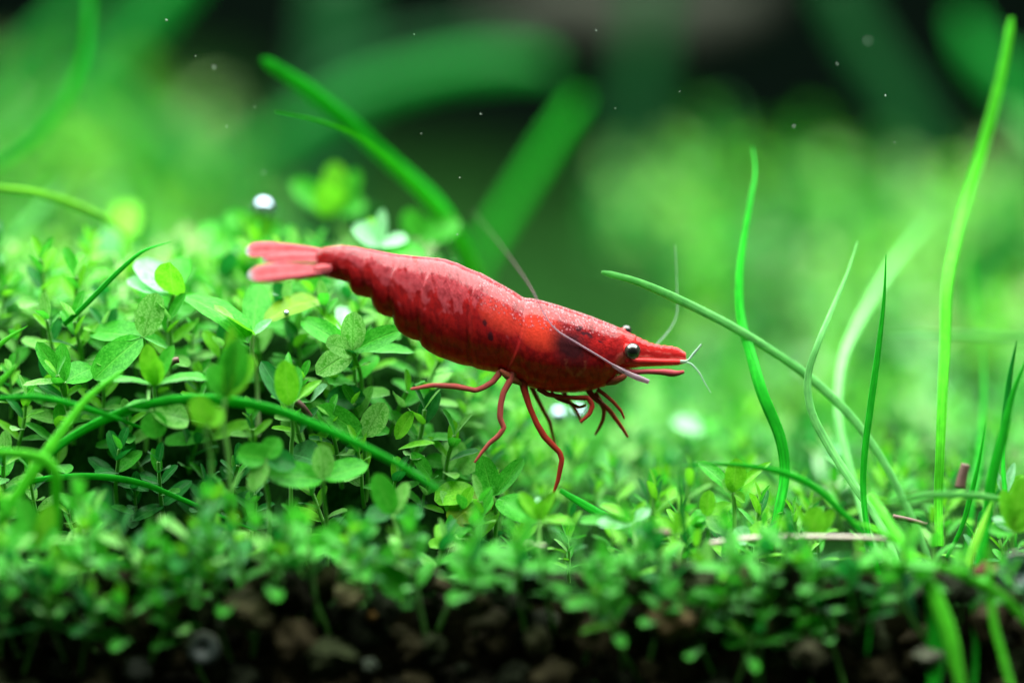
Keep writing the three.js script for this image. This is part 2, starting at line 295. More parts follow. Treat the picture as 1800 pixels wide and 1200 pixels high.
sprig('blurred tall sprig in front of the mound with broad upright leaves', [396, 700, -7], [400, 790, -6.5], [[420, 596, -7.6, 50, 1, 0.9], [370, 640, -7, 38, 1, 0.8], [442, 622, -7, 40, 0, 0.85], [408, 572, -7.5, 22, 0, 0.8]], LG);
sprig('small blurred yellow sprig hanging over the long arched grass blade', [365, 748, -8.2], [370, 800, -7], [[342, 695, -8.2, 42, 0, 0.9], [386, 716, -8.4, 34, 0, 0.8]], LG);
sprig('heart shaped leaf hanging down into the dark hollow', [266, 722, -4], [262, 692, 3], [[275, 770, -4.3, 46, 1, 0.9], [335, 735, -3, 40, 5, 0.75], [224, 705, -3, 22, 1, 0.4]], LG);
sprig('sprig with a large dark green flat leaf below the sharp four leaved sprig', [545, 706, 1], [548, 770, 3], [[640, 696, 0.4, 40, 2, 0.85, 0, 572, 704], [570, 675, -0.6, 15, 3, 0.7], [506, 700, 0, 26, 1, 0.5], [560, 735, 0, 24, 5, 0.7]], LG);
sprig('sprig with two pale upright leaves under the lowest edge of the abdomen', [640, 768, -1], [646, 840, 0.5], [[562, 712, -2, 36, 1, 0.8], [676, 708, -1.2, 44, 5, 0.92], [724, 722, -1.3, 24, 0, 0.85, 0, 696, 772], [762, 773, -2, 13, 0, 0.4, 0, 700, 790], [760, 838, -0.6, 18, 1, 0.7, 0, 722, 795]], LG);
sprig('sprig with a whitish upright leaf and a dark round leaf below the grass arch', [568, 842, -4], [574, 915, -3], [[503, 790, 0.5, 56, 2, 0.95, 0, 560, 812], [566, 782, -4.4, 36, 5, 0.92], [646, 812, -3.6, 28, 1, 0.6], [470, 830, -5, 34, 1, 0.7]], LG);
sprig('sprig with a small round cupped leaf in front of the dark hollow', [468, 806, -5], [472, 880, -4], [[416, 794, -5.2, 40, 1, 0.9], [488, 768, -5, 34, 1, 0.8], [440, 862, -5.6, 30, 5, 0.7], [520, 815, -5, 30, 2, 0.7]], LG);
sprig('lone rounded sprig below the tip of the lowest grass arch', [376, 972, -7], [386, 1035, -7], [[335, 912, -7.2, 34, 1, 0.88], [384, 930, -6.8, 16, 1, 0.7], [396, 952, -7.6, 24, 1, 0.6]], LG);
sprig('small open sprig of three narrow leaves above the bottom left sprigs', [135, 900, -5], [140, 960, -5], [[107, 866, -5, 14, 1, 0.6], [165, 860, -5, 13, 1, 0.6], [135, 874, -5.5, 20, 1, 0.8], [150, 925, -5.5, 20, 5, 0.7]], LG);
sprig('broad leaved blurred sprig in the bottom left corner of the carpet', [66, 962, -8], [70, 1040, -8], [[34, 872, -8.2, 34, 1, 0.9], [88, 885, -8, 32, 0, 0.8], [14, 920, -8, 32, 1, 0.7], [96, 930, -8.4, 26, 1, 0.7]], LG);
sprig('blurred sprig with spread leaves right of the bottom left corner sprig', [168, 985, -8.6], [172, 1050, -8.4], [[108, 955, -8.6, 30, 1, 0.8], [178, 938, -8.6, 32, 1, 0.85], [72, 990, -8.8, 36, 0, 0.8], [225, 1010, -8.6, 26, 1, 0.6]], LG);
sprig('sprig of blurred leaves over the soil left of the lone rounded sprig', [270, 1030, -8.8], [272, 1080, -8.6], [[190, 985, -8.8, 30, 1, 0.8], [250, 975, -8.8, 30, 0, 0.85], [318, 985, -8.6, 34, 1, 0.85], [200, 1060, -9, 26, 1, 0.7], [345, 1010, -8.8, 38, 2, 0.8]], LG);
sprig('winged pair of leaves at the foot of the mound left of the drooping lone leaf', [553, 968, -8], [556, 1030, -8], [[514, 946, -8, 28, 1, 0.8], [598, 918, -8.2, 30, 1, 0.85], [562, 938, -7.6, 18, 2, 0.7], [490, 985, -8.3, 24, 1, 0.5]], LG);
sprig('drooping lone leaf over the dark soil above the pale beige pebble', [662, 992, -9], [632, 960, -8], [[714, 1048, -9.2, 42, 1, 0.9], [705, 958, -8.6, 28, 1, 0.75], [604, 988, -9, 34, 1, 0.8]], LG);
sprig('sprig with one tall blurred oval leaf left of the shrimp middle leg tip', [690, 905, -5.5], [700, 960, -6], [[660, 832, -5.8, 42, 1, 0.95], [716, 846, -5, 24, 5, 0.8], [745, 900, -5.5, 22, 2, 0.7], [640, 900, -5, 26, 2, 0.7]], LG);
sprig('sharp V shaped sprig between the two standing legs of the shrimp', [866, 872, -0.5], [872, 925, 0], [[847, 801, -0.6, 40, 1, 0.92], [920, 804, 0, 28, 1, 0.88], [776, 856, -1.5, 36, 0, 0.6, 2, 845, 870], [936, 900, -2.4, 34, 1, 0.6, 1, 876, 876], [800, 900, -2.5, 34, 4, 0.6, 2], [790, 920, -3, 30, 1, 0.5, 2]], LG);
sprig('sprig with a grey topped upright leaf under the middle leg tip', [808, 826, 2], [812, 880, 3], [[806, 774, 2, 30, 5, 0.96], [748, 802, 2, 22, 1, 0.7, 1, 788, 818], [852, 798, 1, 28, 5, 0.7], [764, 842, 1, 24, 1, 0.5, 1], [842, 838, 1, 22, 1, 0.5]], LG);
sprig('bright three pronged sprig just left of the front standing leg tip', [948, 915, -5], [950, 990, -6], [[914, 863, -5, 20, 0, 0.8], [974, 862, -5.2, 16, 0, 0.8], [943, 870, -4, 16, 3, 0.7], [888, 880, -5.6, 26, 1, 0.6], [1008, 907, -5.4, 14, 0, 0.5, 1], [955, 878, -5.4, 22, 0, 0.8]], RG);
sprig('pale arching narrow leaved sprig right of the shrimp front standing leg', [1112, 918, -5], [1118, 965, -6], [[1064, 878, -5, 14, 0, 0.4, 1], [1142, 893, -5, 15, 3, 0.6], [1134, 878, -4.6, 13, 0, 0.6], [1018, 912, -5.2, 18, 1, 0.5], [1050, 918, -5.6, 20, 3, 0.5]], RG);
sprig('curved lime sprig between the thin dark blade and the arching narrow sprig', [1188, 940, -6], [1192, 985, -6.4], [[1160, 906, -6, 16, 0, 0.6, 1], [1192, 898, -6, 14, 0, 0.7], [1136, 910, -5.8, 18, 0, 0.6], [1215, 905, -6, 12, 0, 0.6], [1180, 975, -6.6, 16, 0, 0.6]], RG);
sprig('upright lime sprig with spread pointed side leaves at right of centre', [1289, 866, -2], [1291, 930, -2], [[1235, 806, -2, 18, 1, 0.6, 1], [1296, 806, -2.6, 36, 0, 0.93], [1353, 807, -2, 11, 0, 0.5], [1272, 842, -2.4, 18, 5, 0.7], [1240, 906, -2.6, 20, 0, 0.5, 1, 1287, 884], [1312, 880, -2, 13, 0, 0.5]], RG);
sprig('low sprig with a small round lime leaf left of the upright lime sprig', [1243, 908, -3], [1244, 950, -3], [[1246, 861, -3, 27, 0, 0.95], [1213, 906, -3, 22, 1, 0.5, 1], [1272, 935, -3.4, 22, 5, 0.6], [1212, 935, -3.5, 18, 1, 0.6]], RG);
sprig('broad heart like lime leaf sprig standing over the pale horizontal runner', [1428, 950, -5], [1429, 985, -5], [[1437, 889, -5.2, 36, 0, 0.93], [1467, 894, -5, 24, 0, 0.85], [1396, 877, -4.6, 11, 0, 0.6]], RG);
sprig('pale glossy low sprig at the left end of the horizontal runner', [1312, 952, -3], [1314, 985, -4], [[1294, 928, -3.2, 28, 3, 0.7], [1347, 914, -3, 18, 0, 0.5], [1352, 956, -3.5, 20, 1, 0.5], [1285, 945, -3.4, 18, 3, 0.5]], RG);
sprig('blurred bright sprig like a tulip over the tan pebble', [1238, 1030, -8], [1241, 1085, -8], [[1222, 968, -8, 28, 0, 0.85], [1244, 946, -7.6, 22, 5, 0.85], [1293, 992, -8.2, 18, 0, 0.6], [1194, 992, -8, 18, 1, 0.7], [1250, 985, -8.4, 22, 0, 0.8]], RG);
sprig('yellow green sprig at the right edge above the dark snail shell', [1782, 935, -5], [1788, 985, -5], [[1798, 838, -5, 36, 0, 0.85], [1765, 860, -5, 30, 0, 0.85], [1748, 905, -4.5, 16, 3, 0.6], [1815, 890, -5, 34, 0, 0.8], [1740, 930, -5.4, 20, 1, 0.6]], RG);
sprig('fine whitish sprig at right edge behind the double blade', [1768, 872, 1], [1768, 915, 1], [[1750, 826, 1, 12, 3, 0.6], [1783, 812, 1, 15, 3, 0.7], [1762, 836, 1, 12, 5, 0.6], [1798, 832, 1, 14, 0, 0.6]], RG);
sprig('low sprig with three broad leaves above the domed pale pebble', [1408, 1108, -9.2], [1402, 1150, -9], [[1392, 1058, -9.2, 28, 1, 0.85], [1452, 1086, -9.2, 26, 1, 0.8], [1446, 1130, -9.4, 30, 1, 0.8], [1370, 1095, -9.2, 18, 2, 0.6]], RG);
sprig('blurred spread sprig beside the small upright sandy pebble', [1320, 1112, -9.2], [1322, 1150, -9], [[1260, 1090, -9.2, 20, 1, 0.7], [1318, 1068, -9, 24, 1, 0.85], [1270, 1130, -9.3, 22, 1, 0.6], [1345, 1130, -9.3, 22, 1, 0.7]], RG);
sprig('low green sprig pressed to the glass left of the tan pebble', [1090, 1060, -9], [1090, 1110, -9], [[1055, 1028, -9, 30, 1, 0.85], [1075, 1070, -9.2, 24, 1, 0.7], [1150, 1022, -9, 28, 0, 0.8], [1120, 985, -8.6, 24, 1, 0.8], [1060, 1080, -9, 22, 2, 0.7]], RG);
sprig('blurred branching sprig at the top of mound crest above the shrimp abdomen', [592, 372, 17], [602, 450, 17], [[512, 316, 17, 46, 1, 0.8], [586, 284, 17, 50, 0, 0.9], [628, 298, 17, 42, 1, 0.8], [560, 330, 15, 40, 0, 0.8], [640, 350, 17, 40, 1, 0.7]], BG);
sprig('blurred sprig with wide wing leaf at the right end of the mound crest', [742, 420, 14], [736, 480, 14], [[714, 368, 14, 46, 1, 0.8], [806, 384, 14, 48, 1, 0.85], [756, 402, 13, 44, 1, 0.8]], BG);
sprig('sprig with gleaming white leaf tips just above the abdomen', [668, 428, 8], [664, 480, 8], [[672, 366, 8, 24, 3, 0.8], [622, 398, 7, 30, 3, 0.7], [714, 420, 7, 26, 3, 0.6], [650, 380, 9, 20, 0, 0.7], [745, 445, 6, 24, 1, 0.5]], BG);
sprig('pale sprig carrying the air bubble above the shrimp tail', [440, 425, 12], [445, 480, 12], [[470, 372, 12, 46, 0, 0.8], [402, 368, 12, 40, 1, 0.7], [350, 398, 11, 40, 1, 0.6], [372, 432, 9, 30, 1, 0.5, 1], [500, 400, 12, 36, 1, 0.7], [425, 388, 10, 34, 0, 0.8]], BG);
sprig('pale blurred sprig at far left of the mound crest', [200, 450, 14], [205, 520, 14], [[140, 415, 14, 44, 1, 0.7], [185, 400, 14, 44, 3, 0.7], [228, 345, 20, 46, 0, 0.9], [250, 420, 14, 40, 0, 0.7], [160, 450, 12, 34, 0, 0.6]], BG);

// generic sprigs that fill the carpet between them
function makeSprigParts(kind) {                                       // list of [geometry index set, matrix parameters]
  const list = [], pairs = kind.pairs;
  for (let k = 0; k < pairs; k++) {
    const t = pairs === 1 ? 1 : k / (pairs - 1), h = mix(0.3, 1, t) * kind.h, len = kind.len * mix(1, 0.66, t) * rr(0.85, 1.15), open = mix(1.2, 0.36, t), turn = k * Math.PI / 2 + rr(-0.3, 0.3) + kind.turn;
    for (const s of [0, Math.PI]) {
      const a = turn + s + rr(-0.15, 0.15), o = open + rr(-0.15, 0.15);
      const d = new THREE.Vector3(Math.cos(a) * Math.sin(o), Math.cos(o), Math.sin(a) * Math.sin(o)), base = new THREE.Vector3(0, h, 0);
      const n = new THREE.Vector3(0, 1, 0).addScaledVector(d, -d.y).normalize(); if (d.y > 0.85) n.set(-Math.cos(a), 0.3, -Math.sin(a));
      list.push([base, base.clone().addScaledVector(d, len), kind.wide * len * rr(0.9, 1.1), n, t]);
    }
  }
  return list;
}
const KINDS = [
  { pairs: 4, h: 0.0034, len: 0.0021, wide: 0.47, turn: 0.3 }, { pairs: 5, h: 0.0042, len: 0.0022, wide: 0.42, turn: 1.1 }, { pairs: 3, h: 0.0028, len: 0.0021, wide: 0.5, turn: 0.8 }, { pairs: 5, h: 0.0046, len: 0.0019, wide: 0.46, turn: 2.0 },
  { pairs: 4, h: 0.0028, len: 0.0018, wide: 0.34, turn: 0.6 }, { pairs: 5, h: 0.0036, len: 0.0017, wide: 0.3, turn: 1.7 }, { pairs: 4, h: 0.003, len: 0.002, wide: 0.36, turn: 0.1 },
];
const leafLow = [0.4, 0.9].map((b) => leafGeometry(b, 0.2, 1, 6, 2));
const tint = (g, c) => { const a = new Float32Array(g.attributes.position.count * 3); for (let i = 0; i < a.length; i++) a[i] = c[i % 3]; g.setAttribute('color', new THREE.BufferAttribute(a, 3)); return g; };   // every leaf of a sprig has a tone of its own
const prototypes = KINDS.map((kind, q) => {
  const parts = makeSprigParts(kind), g = new THREE.Group();
  const stemG = tubeGeometry([new THREE.Vector3(0.0003, -0.0025, 0), new THREE.Vector3(-0.0001, 0.0005, 0), new THREE.Vector3(0, kind.h * 0.6, 0.0001), new THREE.Vector3(0, kind.h, 0)], [0.00016, 0.0001], 5);
  mesh('stem', stemG, STEM, g);
  const low = [tint(stemG.clone(), [1, 0.9, 1])];
  parts.forEach(([b, t, w, n, up], i) => {
    const m = mesh('leaf', LEAFSHAPES[i % 2 ? 0 : 1], LEAF[[1, 5, 1, 0, 2, 1, 5, 0, 1, 1, 2, 0][Math.floor(rr(0, 12))]], g); placeLeaf(m, b, t, w, n); m.updateMatrix();
    const l = new THREE.Mesh(leafLow[i % 2], STEM); placeLeaf(l, b, t, w, n); l.updateMatrix(); low.push(tint(leafLow[i % 2].clone().applyMatrix4(l.matrix), [rr(0.7, 1.5), rr(0.8, 1.12), rr(0.8, 1.3)]));
  });
  return { group: g, merged: mergeGeometries(low) };
});
function zoneOf([px, py, mm]) {
  if (px < 860) {
    if (mm > 9) return px < 330 ? 'on the far left mound crest' : px < 560 ? 'on the mound crest behind the tail' : 'on the mound crest above the abdomen';
    if (py > 930) return px < 210 ? 'in the bottom left corner' : px < 420 ? 'at the lower left over the soil' : px < 640 ? 'over the dark soil below the hollow' : 'over the dark soil below the belly';
    if (px < 170) return py < 720 ? 'at the left edge above the blades' : 'at the left edge among the blades';
    if (px < 460) return py < 590 ? 'left of the shrimp tail' : py < 720 ? 'on the mound above the hollow' : 'inside the dark hollow';
    if (py < 640) return 'directly below the shrimp tail';
    return px < 640 ? 'on the mound slope right of the hollow' : py < 780 ? 'on the slope below the abdomen' : 'at the slope foot left of the legs';
  }
  if (mm > 22) return null;
  if (px < 1160) return py > 920 ? (px < 1010 ? 'at the glass below the standing legs' : 'at the glass below the head') : mm > 6 ? 'on the carpet behind the legs' : 'around the feet of the shrimp';
  if (px < 1480) return py > 930 ? (px < 1320 ? 'at the glass right of the head' : 'at the glass left of the tuft') : mm > 6 ? 'on the open carpet ahead' : 'in front of the open carpet ahead';
  return py > 920 ? 'at the glass around the tuft' : mm > 6 ? 'behind the blades at right' : 'among the blades at right';
}
const ORDINAL = ['first', 'second', 'third', 'fourth', 'fifth', 'sixth', 'seventh', 'eighth', 'ninth', 'tenth', 'eleventh', 'twelfth', 'thirteenth', 'fourteenth', 'fifteenth', 'sixteenth', 'seventeenth', 'eighteenth', 'nineteenth', 'twentieth'];
const fillSites = [];
{
  const cell = 0.0018, taken = new Map(), key = (x, z) => Math.floor(x / cell) + ',' + Math.floor(z / cell);
  for (let n = 0; n < 90000; n++) {
    const b = Math.pow(rnd(), 1.25) * 150 - 8, z = -b / 1000, half = 0.034 * (0.2 + b / 1000) / 0.2, x = rr(-half, half);
    const gap = (x < -0.001 && b < 60 ? (b < 26 ? 0.00155 : 0.0018) : 0.0019) * (1 + Math.max(0, b - 20) / 70);
    let free = true;
    for (let i = -2; i <= 2 && free; i++) for (let j = -2; j <= 2; j++) for (const q of taken.get((Math.floor(x / cell) + i) + ',' + (Math.floor(z / cell) + j)) ?? []) if (Math.hypot(q[0] - x, q[1] - z) < gap) { free = false; break; }
    if (!free) continue;
    const k = key(x, z); if (!taken.has(k)) taken.set(k, []); taken.get(k).push([x, z]);
    if (x > 0.002 && b > 7 && b < 70 && noise(x * 170, z * 170, 9) < rr(-0.35, 0.05)) continue;   // open gaps between the tufts
    // keep the dark dip in the middle distance thin
    if (b > 40 && sstep(-25, -19, x * 1000) * sstep(15, 7, x * 1000) * sstep(38, 58, b + 5 * noise(x * 200, 3)) > rr(0.02, 0.9)) continue;
    if (b < 3 && Math.exp(-(((x * 1000 + 18) / 6.5) ** 2 + ((b + 2) / 5) ** 2)) > rr(0.2, 0.7)) continue;   // the hollow in the mound
    { const fx = 900 + x * 6000 / (0.2 + b / 1000); if (b < -2.5 && rnd() < (fx > 180 && fx < 1010 ? 0.9 : fx < 180 ? 0.5 : 0.35)) continue; if (b < 4 && fx > 1010 && rnd() < 0.35) continue; }
    const p = new THREE.Vector3(x, groundHeight(x, z), z), e = 0.0006;
    const nrm = new THREE.Vector3(groundHeight(x - e, z) - groundHeight(x + e, z), 2 * e, groundHeight(x, z - e) - groundHeight(x, z + e)).normalize();
    const up = nrm.multiplyScalar(0.55).add(new THREE.Vector3(rr(-0.25, 0.25), 0.75, rr(-0.2, 0.3))).normalize();
    const leftish = x < rr(-0.004, 0.003) || b > 55, kind = leftish ? Math.floor(rr(0, 4)) : 4 + Math.floor(rr(0, 3));
    fillSites.push({ p, up, turn: rr(0, 6.28), s: rr(0.7, 1.3), kind, px: toPixel(p.clone().addScaledVector(up, 0.002)) });
  }
}
const single = new Set(), zones = new Map();
for (const q of fillSites.filter((f) => f.px[0] > -10 && f.px[0] < 1810 && f.px[1] < 1060).sort((a, b) => Math.abs(a.px[2]) - Math.abs(b.px[2]))) {
  const zone = zoneOf(q.px); if (!zone) continue;
  if (!zones.has(zone)) zones.set(zone, []);
  if (zones.get(zone).length < 9) { zones.get(zone).push(q); single.add(q); }
}
for (const [zone, list] of zones) list.sort((a, b) => a.px[0] - b.px[0]).forEach((q, i) => {
  const o = prototypes[q.kind].group.clone(); o.name = numbered('carpet_sprig'); scene.add(o);
  o.position.copy(q.p); o.quaternion.setFromUnitVectors(new THREE.Vector3(0, 1, 0), q.up).multiply(new THREE.Quaternion().setFromAxisAngle(new THREE.Vector3(0, 1, 0), q.turn)); o.scale.setScalar(q.s);
  tag(o, ORDINAL[i] + ' small green sprig from the left ' + zone, 'plant sprig', 'small sprigs ' + zone);
});
// dim sprigs deep in the hollow of the mound, shade put into darker leaf colours
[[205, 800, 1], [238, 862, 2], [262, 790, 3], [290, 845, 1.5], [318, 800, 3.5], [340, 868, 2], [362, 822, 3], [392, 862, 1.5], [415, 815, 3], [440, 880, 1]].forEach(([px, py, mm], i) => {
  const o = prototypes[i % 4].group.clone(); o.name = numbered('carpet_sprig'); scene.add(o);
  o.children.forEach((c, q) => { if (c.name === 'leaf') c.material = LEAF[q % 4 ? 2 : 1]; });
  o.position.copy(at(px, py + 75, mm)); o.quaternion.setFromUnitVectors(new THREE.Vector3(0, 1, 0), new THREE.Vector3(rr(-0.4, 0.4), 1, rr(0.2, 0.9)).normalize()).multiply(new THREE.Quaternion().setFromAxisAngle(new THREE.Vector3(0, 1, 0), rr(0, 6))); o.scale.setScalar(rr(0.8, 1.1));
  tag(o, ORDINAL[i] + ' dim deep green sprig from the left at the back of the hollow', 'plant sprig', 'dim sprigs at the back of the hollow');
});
// sprigs pressed against the front glass above and over the soil
{
  let k = 0; const list = [];
  for (let n = 0; n < 4000 && k < 68; n++) {
    const px = rr(-20, 1820), low = px < 430 ? 1085 : px < 1010 ? 1005 : px < 1560 ? 1105 : 1060, py = rr(945, low);
    if (px > 430 && px < 1010 && rnd() < 0.55) continue;
    if (px > 1500 && (list.filter((q) => q[0] > 1500).length > 4)) continue;
    if (list.some((q) => Math.hypot(q[0] - px, (q[1] - py) * 1.2) < 42)) continue;
    list.push([px, py]); k++;
  }
  list.sort((a, b) => a[0] - b[0]).forEach(([px, py], i) => {
    const kind = px < 900 ? Math.floor(rr(0, 4)) : [0, 2, 4, 5, 6][Math.floor(rr(0, 5))], o = prototypes[kind].group.clone();
    const shade = rnd() < 0.35 ? 2 : 1; o.children.forEach((c, q) => { if (c.name === 'leaf' && q % 3) c.material = LEAF[shade]; }); o.name = numbered('carpet_sprig'); scene.add(o);
    o.position.copy(at(px, py + 70, rr(-9.6, -8.4))); const up = new THREE.Vector3(rr(-0.5, 0.5), 1, rr(0, 0.5)).normalize();
    o.quaternion.setFromUnitVectors(new THREE.Vector3(0, 1, 0), up).multiply(new THREE.Quaternion().setFromAxisAngle(new THREE.Vector3(0, 1, 0), rr(0, 6))); o.scale.setScalar(rr(0.85, 1.15));
    const half = Math.max(0, Math.min(4, Math.floor(px / 360))), first = list.findIndex((q) => Math.max(0, Math.min(4, Math.floor(q[0] / 360))) === half), where = ['in the left fifth', 'left of the middle', 'in the middle', 'right of the middle', 'in the right fifth'][Math.max(0, Math.min(4, half))];
    tag(o, ORDINAL[i - first] + ' blurred sprig from the left hanging over the soil ' + where, 'plant sprig', 'blurred sprigs hanging over the soil edge');
  });
}
{
  const rest = fillSites.filter((s) => !single.has(s));
  const looks = [[0.03, 0.34, 0.012], [0.1, 0.46, 0.018], [0.007, 0.19, 0.012], [0.14, 0.5, 0.09], [0.26, 0.6, 0.2]];  // the palest tone paints whitish glints onto some plants
  const carpetMaterial = new THREE.MeshPhysicalMaterial({ color: 0xffffff, vertexColors: true, roughness: 0.85, ior: 1.2, specularIntensity: 0.4, transmission: 0.4, thickness: 0, clearcoat: 0.45, clearcoatRoughness: 0.28, side: THREE.DoubleSide });
  const carpet = tag(new THREE.Group(), 'dense blurred green carpet of tiny leafy plants covering the ground', 'ground cover', null, 'stuff'); carpet.name = 'carpet_plants'; scene.add(carpet);
  KINDS.forEach((_, k) => {
    const mine = rest.filter((s) => s.kind === k); if (!mine.length) return;
    const im = new THREE.InstancedMesh(prototypes[k].merged, carpetMaterial, mine.length), q = new THREE.Quaternion(), c = new THREE.Color();
    mine.forEach((s, i) => {
      q.setFromUnitVectors(new THREE.Vector3(0, 1, 0), s.up).multiply(new THREE.Quaternion().setFromAxisAngle(new THREE.Vector3(0, 1, 0), s.turn));
      const grow = s.s * (1 + 0.4 * sstep(20, 90, s.px[2]));
      im.setMatrixAt(i, tmpM.compose(s.p, q, new THREE.Vector3(grow, grow, grow)));
      const l = looks[Math.min(4, Math.floor(rr(0, 4.45)))], f = rr(0.8, 1.2); im.setColorAt(i, c.setRGB(l[0] * f, l[1] * f, l[2] * f));
    });
    im.name = 'leafy_mass'; im.castShadow = im.receiveShadow = true; im.userData.kind = 'stuff'; carpet.add(im);
  });
}
// ---------------------------------------------------------------- grass blades
// points [px, py, depth mm] from base to tip; width in pixels of the plane of focus
function blade(label, material, pts, w, { tip = 0.12, base = 0.75, flat = 0.34, group, name = 'grass_blade', category = 'grass blade', wide = 0.45, blunt = 0 } = {}) {
  const P = pts.map((p) => at(...p)), o = P[0].clone(), mm = (pts[0][2] + pts[pts.length - 1][2]) / 2, r = w * 0.42 * PX * (1 + mm / 200);
  const radius = (t) => r * (t < wide ? mix(base, 1, sstep(0, wide, t)) : mix(1, blunt ? Math.max(tip, 0.7) : tip, blunt ? sstep(0.8, 1, t) : Math.pow((t - wide) / (1 - wide), 1.5))) * (t > 0.995 && blunt ? 0.5 : 1);
  const m = mesh(name, tubeGeometry(P.map((p) => p.clone().sub(o)), radius, 10, flat), BLADE[material]);
  m.position.copy(o); return tag(m, label, category, group);
}
const GR = 'grass blades at the right', GL = 'grass blades at the left', GB = 'blurred blades in the background';
blade('long bright blade slanting down right from beside the shrimp head', 'pale', [[1640, 1010, 2], [1625, 960, 2], [1580, 860, 2], [1540, 790, 2], [1490, 725, 2], [1420, 660, 2], [1350, 612, 1.5], [1280, 570, 1], [1200, 530, 0.5], [1120, 495, -1], [1058, 478, -2.5]], 19, { group: GR, blunt: 1 });
blade('dark twisting upright blade ahead of the shrimp head', 'mid', [[1352, 965, -2], [1368, 900, -1], [1380, 830, 0], [1372, 770, 0], [1340, 690, 0], [1320, 620, 1], [1303, 560, 2], [1300, 490, 3], [1308, 420, 4], [1320, 350, 5], [1328, 300, 6], [1323, 258, 7]], 25, { group: GR, wide: 0.35 });
blade('pale curved blade bowing left with its tip leaning right', 'pale', [[1590, 1040, -3], [1575, 980, -2], [1540, 910, -1], [1500, 850, -0.5], [1455, 780, 0], [1426, 720, 0], [1421, 660, 0], [1440, 600, 0], [1465, 540, 1], [1490, 480, 2], [1508, 424, 3]], 18, { group: GR });
blade('blurred pale blade behind the pale curved blade', 'pale', [[1548, 990, 2], [1525, 930, 3], [1508, 870, 4], [1488, 800, 5], [1475, 740, 6], [1474, 690, 7], [1482, 630, 9], [1505, 575, 12], [1535, 520, 16], [1580, 450, 22], [1640, 380, 28]], 18, { group: GR });
blade('straight dark upright blade with a pointed tip right of the pale curved blades', 'mid', [[1545, 1010, -2], [1525, 930, -1.5], [1518, 860, -1], [1520, 800, -1], [1530, 720, -1], [1545, 610, -1], [1555, 520, -1], [1558, 447, -1]], 15, { group: GR, wide: 0.55 });
blade('tallest blade rising to the upper right corner with a browned tip', 'bright', [[1652, 960, -1], [1650, 880, 0], [1653, 800, 0], [1657, 700, 1], [1662, 600, 2.5], [1666, 500, 4], [1682, 420, 6], [1700, 350, 8], [1725, 270, 9], [1750, 180, 9], [1770, 90, 9], [1779, 30, 9]], 24, { group: GR, wide: 0.5, blunt: 1, tip: 0.5 });
blade('thick dark blade of the pair crossing near the right edge', 'mid', [[1722, 1000, -5], [1735, 920, -4], [1745, 840, -4], [1765, 760, -4], [1782, 690, -4], [1806, 630, -4]], 24, { group: GR, base: 0.9 });
blade('thin dark blade joining the thick dark blade near the right edge', 'dark', [[1755, 800, -3.2], [1768, 730, -3.2], [1776, 660, -3.2], [1788, 598, -3.2]], 15, { group: GR });
blade('very thin dark tipped blade leaning right before the brown fleck', 'mid', [[1665, 980, -2], [1690, 930, -2], [1705, 880, -2], [1722, 810, -2], [1734, 738, -2]], 11, { group: GR, tip: 0.05 });
blade('low arched blurred blade sloping down right across the upright blades', 'mid', [[1545, 985, -5], [1510, 930, -5], [1480, 900, -5], [1430, 855, -5], [1380, 832, -5], [1320, 820, -5], [1260, 815, -5], [1200, 818, -5]], 15, { group: GR });
blade('thin dark spike standing before the lime sprigs at right of centre', 'dark', [[1232, 1050, -7], [1212, 970, -7], [1202, 920, -7], [1198, 860, -7], [1195, 812, -7]], 11, { group: GR, wide: 0.7 });
blade('short dark blurred spike left of the thin dark spike', 'dark', [[1158, 915, 6], [1155, 860, 6], [1152, 800, 6]], 16, { group: GR });
blade('broad blade running down to the lower right through the soil', 'bright', [[1530, 870, -6], [1590, 960, -8.5], [1640, 1040, -10], [1668, 1110, -10.6], [1692, 1215, -11]], 34, { group: GR, wide: 0.7, base: 0.5, tip: 0.6 });
blade('horizontal blurred blade above the soil at lower right', 'bright', [[1645, 1004, -9.8], [1590, 996, -9.8], [1520, 1000, -9.8], [1450, 1006, -9.6], [1390, 1020, -9.4]], 15, { group: GR });
blade('blade sloping down right under the dark snail shell', 'bright', [[1640, 990, -10], [1700, 1015, -10.2], [1760, 1045, -10.4], [1810, 1100, -10.4]], 19, { group: GR, tip: 0.7 });
blade('slim blade curving down to the bottom right corner', 'bright', [[1738, 960, -10], [1742, 1040, -10.2], [1748, 1095, -10.4], [1760, 1140, -10.6], [1782, 1220, -11]], 16, { group: GR, tip: 0.9, base: 0.6 });
blade('wide dark blade hanging straight down through the soil at right', 'mid', [[1635, 1005, -9.4], [1646, 1080, -9.6], [1646, 1160, -9.9], [1640, 1220, -10.2]], 42, { group: GR, tip: 0.6 });
blade('dim blade half hidden in the soil left of the wide dark blade', 'deep', [[1590, 1010, -7], [1600, 1060, -7.5], [1618, 1130, -8]], 30, { group: GR, tip: 0.6 });
blade('lime blade leaning left out of the tuft at lower right', 'lime', [[1700, 1010, -7], [1705, 985, -6.5], [1725, 930, -5.5], [1745, 880, -4.5]], 16, { group: GR });
blade('smooth dark green blade running under the front legs towards lower right', 'mid', [[1150, 962, -4], [1120, 945, -3.5], [1090, 925, -2.5], [1040, 895, -1], [985, 862, 1]], 21, { group: GR, tip: 0.5 });
blade('thin pale blade crossing low behind the straight dark upright blade', 'pale', [[1600, 985, -1], [1560, 935, 0], [1525, 880, 1], [1490, 835, 2], [1450, 800, 4]], 12, { group: GR });
blade('slender dark blade at the far right edge leaning left', 'mid', [[1792, 985, -3], [1778, 930, -3], [1768, 870, -2], [1764, 800, -1], [1770, 730, 0]], 11, { group: GR });
blade('faint slim blade between the tallest blade and the crossing pair', 'mid', [[1700, 985, 5], [1708, 900, 6], [1722, 800, 8], [1730, 690, 10], [1728, 600, 12]], 12, { group: GR });
